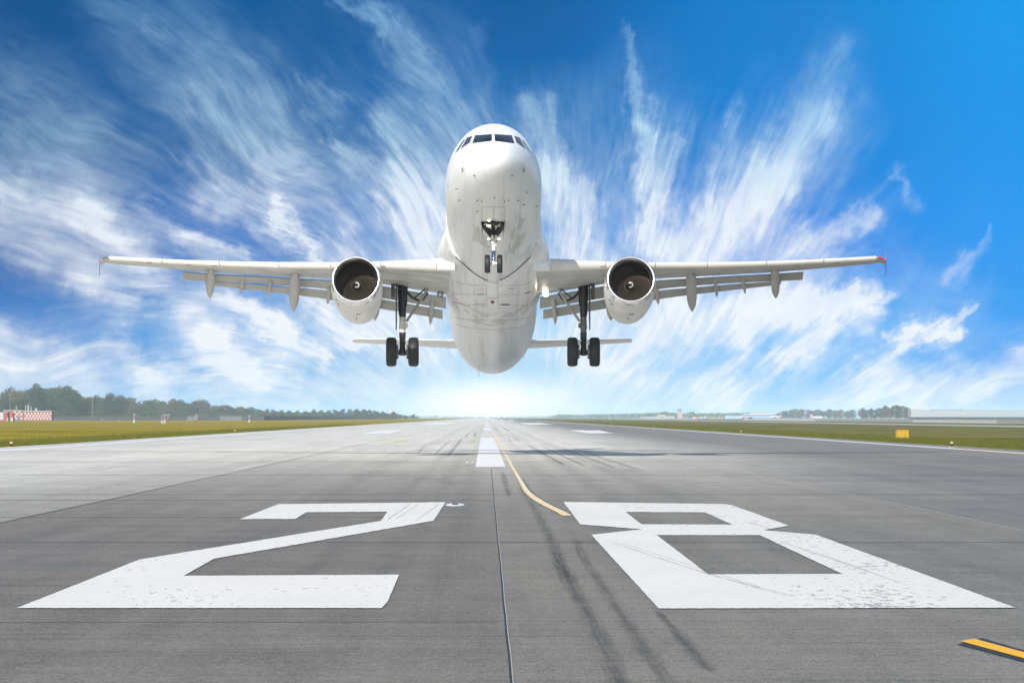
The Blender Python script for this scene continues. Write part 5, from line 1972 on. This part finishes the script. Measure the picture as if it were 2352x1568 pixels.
def mast(name, label, px, ytop, Y, heads=2, group=None):
    r = tag(empty(name, (W(px, Y), Y, 0)), label, 'light mast', group)
    h = Z(ytop, Y)
    b = MB()
    b.tube([(0, 0, 0), (0, 0, h)], [.14, .07], 8)
    b.build('pole', mat('mast_grey', (.34, .38, .38), .5, .3), r, True)
    b = MB()
    b.tube([(-.9, 0, h), (.9, 0, h)], .05, 6)
    for e in (-1, 1)[:heads]:
        b.box((e * .8, -.15, h - .06), (.7, .35, .16))
    b.build('lamp_head', mat('lamp_head_pale', (.60, .58, .56), .5), r)
    return r


mast('lamp_mast', 'tall thin lamp mast behind the checkered building', 23, 905.5, 2050)
mast('lamp_mast', 'tall thin lamp mast in front of the left wood right of the checkered building', 212, 910, 2050)
mast('lamp_mast', 'floodlight mast left of the right wood by the parked airliners', 1823, 943, 4000)
mast('lamp_mast', 'floodlight mast by the trees right of the parked airliners', 1831, 943, 4000)
mast('lamp_mast', 'twin lamp mast in front of the clump of trees beside the warehouse', 2055, 939.5, 2900)
mast('lamp_mast', 'thin mast in front of the trees at the right wood', 1960, 941, 2900)


def marker(px, ytop, ybase, label, cross=True, red_base=False, w=1.0):
    x, Y = G(px, ybase)
    h = Z(ytop, Y)
    r = tag(empty('marker_post', (x, Y, 0)), label, 'marker post', 'red and white posts on the left grass')
    b = MB()
    n = 6
    z0_ = h * .30
    for k in range(n):
        za, zb = z0_ + (h - z0_) * k / n, z0_ + (h - z0_) * (k + 1) / n
        b.tube([(0, 0, za), (0, 0, zb)], .13 * w, 8, True, k % 2)
    b.build('pole', [RED, WHT], r)
    b = MB()
    b.box((0, 0, h * .16), (.46 * w, .4, h * .32))
    b.build('base_cabinet', mat('dark_red_paint', (.24, .03, .03), .6) if red_base else WHT, r)
    if cross:
        b = MB()
        b.tube([(-.32, 0, h * .86), (.75, 0, h * .86)], .07, 6)
        b.box((.25, 0, h * .86), (.5, .18, .14))
        b.build('cross_arm', WHT, r)
    return r


marker(308, 949.5, 970.7, 'leftmost red and white marker post on a white base on the left grass')
marker(372, 954, 971.6, 'short red and white post left of the pair of marker posts', False, False, .8)
marker(378, 950, 971.2, 'red and white marker post with white base in the middle of the group of three')
marker(386, 950, 969.6, 'red and white marker post on a dark red base right of the group of three', True, True)
marker(450.3, 950.3, 970.4, 'lone red and white marker post with cross arm on dark red base', True, True)
marker(572.3, 952.4, 969.4, 'pale thin marker post with white cabinet nearest the runway', True)
for k, (px, yt_, yb_, lab) in enumerate(((235, 960, 969.5, 'small grey stub post on the left grass nearer the checkered building'), (275.5, 963, 969.6, 'small grey stub post on the left grass left of the marker posts'), (744 * .6 - 16, 964, 970.8, 'small dark stub with weeds right of the lone marker post'))):
    x, Y = G(px, yb_)
    b_ = MB()
    h = Z(yt_, Y)
    b_.tube([(0, 0, 0), (0, 0, h * .7)], .16, 8)
    b_.tube([(0, 0, h * .7), (0, 0, h)], [.24, .14], 8)
    o = b_.build('stub_post', mat('stub_grey', (.22, .22, .22), .7), None, True, 40)
    o.location = (x, Y, 0)
    tag(o, lab, 'post', 'stub posts on the left grass')

# far left radar building with white ball
Yd = 3300.0
r = tag(empty('radar_station', (W(866, Yd), Yd, 0)), 'distant red and white radar station with a white ball on its tower', 'building')
b_ = MB()
b_.box((0, 0, Z(956, Yd) / 2), (W(879, Yd) - W(856, Yd), 6, Z(956, Yd)))
b_.build('wall', RED, r)
b_ = MB()
checks(b_, W(856, Yd) - W(866, Yd), W(879, Yd) - W(866, Yd), 0, Z(956, Yd), -3.0, 9, 4, .05)
b_.build('painted_check', WHT, r)
b_ = MB()
b_.tube([(W(860, Yd) - W(866, Yd), 0, 0), (W(860, Yd) - W(866, Yd), 0, Z(952, Yd))], .5, 8)
b_.build('tower', WHT, r)
b_ = MB()
b_.lathe((W(860, Yd) - W(866, Yd), 0, Z(952, Yd)), 'Z', [(0, .3), (.4, 1.0), (1.1, 1.2), (1.8, .8), (2.1, .05)], 14)
b_.build('radome_ball', WHT, r, True)

# right side: control tower and its block
Ye = 4300.0
cxe = W(1562, Ye)
tw = tag(empty('control_tower', (cxe, Ye, 0)), 'checkered control tower with a glazed cab', 'control tower')
CHK = mat('dark_red_brown_wall', (.26, .085, .085), .7)
wx0, wx1, zt, zc_ = W(1556.3, Ye) - cxe, W(1567.6, Ye) - cxe, Z(944.4, Ye), Z(938.6, Ye)
b_ = MB()
b_.box(((wx0 + wx1) / 2, 2.5, zt / 2), (wx1 - wx0, 5, zt))
b_.build('shaft', CHK, tw)
b_ = MB()
checks(b_, wx0, wx1, 0, zt, 0, 7, 12, .06)
b_.build('painted_check', WHT, tw)
b_ = MB()
b_.loft([[(x, y, z) for x, y in ((wx0 + k, .3 - k * .2), (wx1 - 1 - k, .3 - k * .2), (wx1 - 1 - k, 4.5), (wx0 + k, 4.5))] for z, k in ((zt, .4), (zc_ - .9, -.1))])
b_.build('cab_window', mat('cab_glass_green', (.10, .17, .17), .15), tw)
b_ = MB()
b_.box(((wx0 + wx1 - 1) / 2, 2.3, zc_ - .45), (wx1 - wx0 - .6, 5.2, .9))
b_.build('cab_roof', CHK, tw)
b_ = MB()
b_.tube([((wx0 + wx1) / 2, 2, zc_), ((wx0 + wx1) / 2, 2, zc_ + 1.6)], .07, 6)
b_.build('antenna', GEARD, tw)
bk = tag(empty('checkered_office', (W(1533, Ye), Ye + 12, 0)), 'long low checkered block joined to the foot of the control tower', 'building')
o0 = W(1533, Ye)
b_ = MB()
b_.box((W(1531, Ye) - o0, 4, Z(955, Ye) / 2), (W(1551, Ye) - W(1511, Ye), 8, Z(955, Ye)))
b_.build('wall', CHK, bk)
b_ = MB()
checks(b_, W(1511, Ye) - o0, W(1551, Ye) - o0, 0, Z(955, Ye), 0, 26, 5, .06)
b_.build('painted_check', WHT, bk)
b_ = MB()
b_.box((W(1520, Ye) - o0, 4, Z(953.9, Ye)), (W(1530, Ye) - W(1512, Ye), 6, 1.0))
b_.build('roof', WHT, bk)

Yf = 3500.0
r = tag(empty('grey_depot', (W(1509, Yf), Yf, 0)), 'plain grey blue depot building left of the control tower', 'building')
b_ = MB()
b_.box((0, 6, Z(957.4, Yf) / 2), (W(1547.7, Yf) - W(1471.6, Yf), 12, Z(957.4, Yf)))
b_.build('wall', GRYB, r)
b_ = MB()
b_.box((0, 6, Z(957.2, Yf)), (W(1548.4, Yf) - W(1471, Yf), 12.6, .2))
b_.build('roof', ROOFM, r)

# terminal and hangar
Yg = 4700.0
r = tag(empty('terminal_building', (W(1685, Yg), Yg, 0)), 'low pale blue glazed terminal left of the parked airliners', 'building')
b_ = MB()
b_.box((0, 8, Z(955, Yg) / 2), (W(1703, Yg) - W(1667, Yg), 16, Z(955, Yg)))
b_.build('wall', mat('terminal_pale_blue', (.46, .60, .70), .4, vary=.1, vscale=.3), r)
b_ = MB()
for j in range(3):
    b_.box((0, -.1, .9 + j * .85), (W(1702, Yg) - W(1668, Yg), .12, .32))
b_.build('window_band', mat('terminal_glass', (.10, .20, .28), .15), r)
b_ = MB()
b_.box((0, 8, Z(954.6, Yg)), (W(1704, Yg) - W(1666, Yg), 17, .3))
b_.build('roof', WHT, r)
b_ = MB()
for px in (1678, 1690):
    b_.tube([(W(px, Yg) - W(1685, Yg), 0, 2), (W(px, Yg) - W(1685, Yg), 0, Z(951.5, Yg))], .18, 6)
b_.build('roof_mast', mat('mast_blue', (.25, .35, .5), .5), r)
r = tag(empty('aircraft_hangar', (W(1745, 5000), 5000, 0)), 'wide blue hangar with a white arched roof behind the parked airliners', 'hangar')
hw = (W(1783, 5000) - W(1707, 5000)) / 2
he, hp = Z(952, 5000), Z(948, 5000)
b_ = MB()
b_.box((0, 20, he / 2), (2 * hw, 40, he))
b_.build('wall', mat('hangar_blue', (.10, .20, .30), .5, vary=.08, vscale=.2), r)
arc = [(-hw - 1, he)] + [(hw * 1.02 * math.sin(R(a)), he + .05 + (hp - he) * (math.cos(R(a)))) for a in range(-90, 91, 10)] + [(hw + 1, he)]
b_ = MB()
b_.prism(arc, -1, 41, 'Y')
b_.build('roof', WHT, r)
b_ = MB()
b_.box((0, -.2, he * .38), (hw * 1.7, .3, he * .72))
b_.build('hangar_door', mat('hangar_door_grey', (.22, .32, .40), .5), r)

# pale warehouse on the far right
Yw = 3000.0
cw0 = W(2250, Yw)
r = tag(empty('warehouse', (cw0, Yw, 0)), 'long pale two storey warehouse at the right edge', 'building')
hwz = Z(940.5, Yw)
xL, xS, xR = W(2093, Yw) - cw0, W(2123, Yw) - cw0, W(2560, Yw) - cw0
z_g = Z(957.5, Yw)
WHP = mat('warehouse_pale_cladding', (.32, .345, .355), .6, vary=.05, vscale=.2)
b_ = MB()
b_.box(((xL + xS) / 2, 12, (hwz + .4 + z_g) / 2), (xS - xL, 24, hwz + .4 - z_g))
b_.box(((xS + xR) / 2 + .03, 12.3, (Z(943.5, Yw) + z_g) / 2), (xR - xS, 24, Z(943.5, Yw) - z_g))
b_.build('wall', WHP, r)
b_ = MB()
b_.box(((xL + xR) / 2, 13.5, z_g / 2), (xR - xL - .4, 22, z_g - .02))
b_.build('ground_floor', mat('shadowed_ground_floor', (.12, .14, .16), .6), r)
b_ = MB()
b_.box(((xS + xR) / 2, 12.3, Z(943.0, Yw) + .25), (xR - xS + .2, 24.4, .7))
b_.build('roof', mat('warehouse_roof_grey', (.30, .33, .35), .6), r)
b_ = MB()
b_.box(((xS + W(2190, Yw) - cw0) / 2 + 8, 14, Z(941.6, Yw) + .3), (26, 10, .9))
b_.build('roof_plant', mat('roof_plant_dark', (.20, .23, .25), .6), r)
n = 0
for k in range(54):
    px = 2127 + k * 8.0
    b_ = MB()
    b_.box((W(px, Yw) - cw0, .26, (Z(948, Yw) + Z(955.5, Yw)) / 2), (1.25, .12, Z(948, Yw) - Z(955.5, Yw)))
    b_.build('window', mat('warehouse_slot_glass', (.26, .32, .37), .3), r)

# parked airliners in the distance
def small_jet(label, px, Y, length, rz, fin_c, body_c, low_c, trijet=False):
    r = tag(empty('parked_airliner', (W(px, Y), Y, 0), rz), label, 'airliner', None)
    L = length
    rr = L * .055
    zc = rr * 1.75
    b = MB()
    b.loft([[(x_ * L, rr * f * math.cos(q), zc + up * rr + rr * f * math.sin(q)) for q in [2 * math.pi * k / 16 for k in range(16)]] for x_, f, up in
            ((-.5, .04, -.2), (-.48, .45, -.15), (-.44, .8, -.06), (-.38, 1, 0), (.15, 1, 0), (.3, .8, .2), (.42, .42, .5), (.5, .12, .75))])
    b.build('fuselage', body_c, r, True)
    b = MB()
    b.loft([[(x_ * L, rr * 1.01 * f * math.cos(q), zc + rr * 1.01 * f * math.sin(q)) for q in [math.pi + math.pi * k / 8 for k in range(9)]] for x_, f in ((-.44, .78), (-.38, 1), (.14, 1), (.2, .93))], False, 0, False)
    b.build('belly', low_c, r, True)
    b = MB()
    for e in (-1, 1):
        b.loft([[(x_, y_, z_) for x_, y_, z_ in ((-.13 * L, 0, zc - .5 * rr), (.10 * L, 0, zc - .5 * rr), (.10 * L, 0, zc - .75 * rr), (-.13 * L, 0, zc - .75 * rr))],
                [(.10 * L, e * .46 * L, zc + .4 * rr), (.15 * L, e * .46 * L, zc + .4 * rr), (.15 * L, e * .46 * L, zc + .34 * rr), (.10 * L, e * .46 * L, zc + .34 * rr)]])
    b.build('wing', mat('far_wing_grey', (.55, .56, .57), .5), r)
    b = MB()
    fz = zc + L * .225
    b.prism([(.30 * L, zc + .8 * rr), (.44 * L, fz), (.51 * L, fz), (.49 * L, zc + .6 * rr)], -.08, .08, 'Y')
    b.build('tail_fin', fin_c, r)
    b = MB()
    zs = fz if trijet else zc + .7 * rr
    for e in (-1, 1):
        b.loft([[(.40 * L, 0, zs), (.50 * L, 0, zs), (.50 * L, 0, zs - .1)], [(.48 * L, e * .17 * L, zs + .3), (.52 * L, e * .17 * L, zs + .3), (.52 * L, e * .17 * L, zs + .2)]])
    b.build('stabilizer', body_c, r)
    for e in (-1, 1):
        b = MB()
        if trijet:
            b.tube([(.24 * L, e * rr * 1.35, zc + .3 * rr), (.40 * L, e * rr * 1.35, zc + .3 * rr)], rr * .42, 10)
        else:
            b.tube([(-.14 * L, e * .17 * L, zc - 1.0 * rr), (.0, e * .17 * L, zc - 1.0 * rr)], rr * .5, 10)
        b.build('engine', mat('far_engine_white', (.6, .6, .6), .4), r, True)
    for x_, e in ((-.36, 0), (.05, -.1), (.05, .1)):
        b = MB()
        b.tube([(x_ * L, e * L, 0), (x_ * L, e * L, zc - .6 * rr)], rr * .12, 6)
        b.tube([(x_ * L, e * L - rr * .15, rr * .25), (x_ * L, e * L + rr * .15, rr * .25)], rr * .25, 8)
        b.build('landing_gear', BLACKM, r)
    return r


JW = mat('far_jet_white', (.78, .78, .77), .4)
JR = mat('far_jet_red', (.55, .06, .06), .45)
JP = mat('far_jet_pink_fin', (.62, .25, .24), .45)
JB = mat('far_jet_navy', (.06, .08, .22), .45)
small_jet('small white trijet parked right of the control tower', 1613, 4600, 9.5, R(12), JW, JW, JW, True)
small_jet('parked airliner with red belly in front of the terminal', 1710, 4300, 20, R(60), JP, JW, JR)
small_jet('parked airliner with red belly and pale red fin right of the hangar', 1783, 4300, 21, R(48), JP, JW, JR)
small_jet('parked white airliner with dark nose near the right hand trees', 1876, 4000, 17, R(140), JP, JW, JW)


# vehicles and ground equipment
def box_vehicle(name, label, cat_, px, Y, L, h, m, cabin=True, rz=0.0):
    r = tag(empty(name, (W(px, Y), Y, 0), rz), label, cat_)
    b = MB()
    b.prism([(-L / 2, .35), (L / 2, .35), (L / 2, h * .55), (L / 2 - .15 * h, h), (-L / 2 + .05, h), (-L / 2, h * .8)], -1.1, 1.1, 'Y')
    b.build('body', m, r)
    b = MB()
    b.box((-.05 * L, -1.11, h * .70), (L * .78, .04, h * .24))
    b.build('window', DGL, r)
    for e in (-.32, .32):
        b = MB()
        b.tube([(e * L, -1.12, .38), (e * L, 1.12, .38)], .38, 12)
        b.build('wheel', BLACKM, r)
    return r


box_vehicle('airport_bus', 'white airport bus in front of the grey depot', 'bus', 1520, 3300, 6.4, 2.5, WHT)
box_vehicle('service_van', 'dark service van in front of the parked airliners', 'van', 1724, 2600, 2.8, 1.7, mat('dark_van_paint', (.06, .07, .08), .4))
box_vehicle('small_car', 'small red and white car left of the grey depot', 'car', 1476, 3300, 2.6, 1.0, JR)
YLW = mat('equipment_yellow', (.62, .42, .08), .6)
for k, (px, L, h, m_, lab) in enumerate(((1632, 7.5, 1.3, YLW, 'leftmost yellow ground equipment trolley on the far apron'), (1645, 5.5, 1.2, YLW, 'middle yellow ground equipment trolley on the far apron'), (1655, 4.2, 1.4, YLW, 'rightmost yellow ground equipment trolley on the far apron'))):
    box_vehicle('ground_equipment', lab, 'trolley', px, 4200, L, h, m_)
for k, (px, m_, lab) in enumerate(((1594, WHT, 'white cargo container on the far apron right of the control tower'), (1601, JR, 'red cargo container on the far apron'), (1609, mat('grey_container', (.35, .36, .38), .6), 'grey cargo container on the far apron'))):
    b_ = MB()
    b_.box((0, 1.2, 1.0), (3.2, 2.4, 1.9))
    for q in range(7):
        b_.box((-1.4 + q * .46, -.02, 1.0), (.12, .05, 1.7))
    o = b_.build('cargo_container', m_)
    o.location = (W(px, 4100), 4100, 0)
    tag(o, lab, 'container')
for px, yt_, lab in ((1582, 950.5, 'red and white mast between the control tower and the small trijet'), (1655, 950, 'red and white mast left of the terminal')):
    r = tag(empty('striped_mast', (W(px, 4400), 4400, 0)), lab, 'mast')
    b_ = MB()
    h = Z(yt_, 4400)
    for k in range(7):
        b_.tube([(0, 0, h * k / 7), (0, 0, h * (k + 1) / 7)], .22, 6, True, k % 2)
    b_.build('pole', [JR, WHT], r)
    b_ = MB()
    b_.box((0, 0, h), (.9, .4, .35))
    b_.build('lamp_head', WHT, r)

# ------------------------------------------------------------------ haze in the air
hb = MB()
hb.box((0, 4720, 13), (7000, 9700, 28))
hm = bpy.data.materials.new('airfield_haze')
hm.use_nodes = True
ht = hm.node_tree
ht.nodes.clear()
ho = N(ht, 'ShaderNodeOutputMaterial')
hv = N(ht, 'ShaderNodeVolumePrincipled', {'Color': (.70, .88, 1.0, 1), 'Density': .000085, 'Anisotropy': -0.3})
ht.links.new(hv.outputs[0], ho.inputs['Volume'])
hz = tag(hb.build('haze', hm), 'thin pale haze over the airfield', 'haze', kind='stuff')
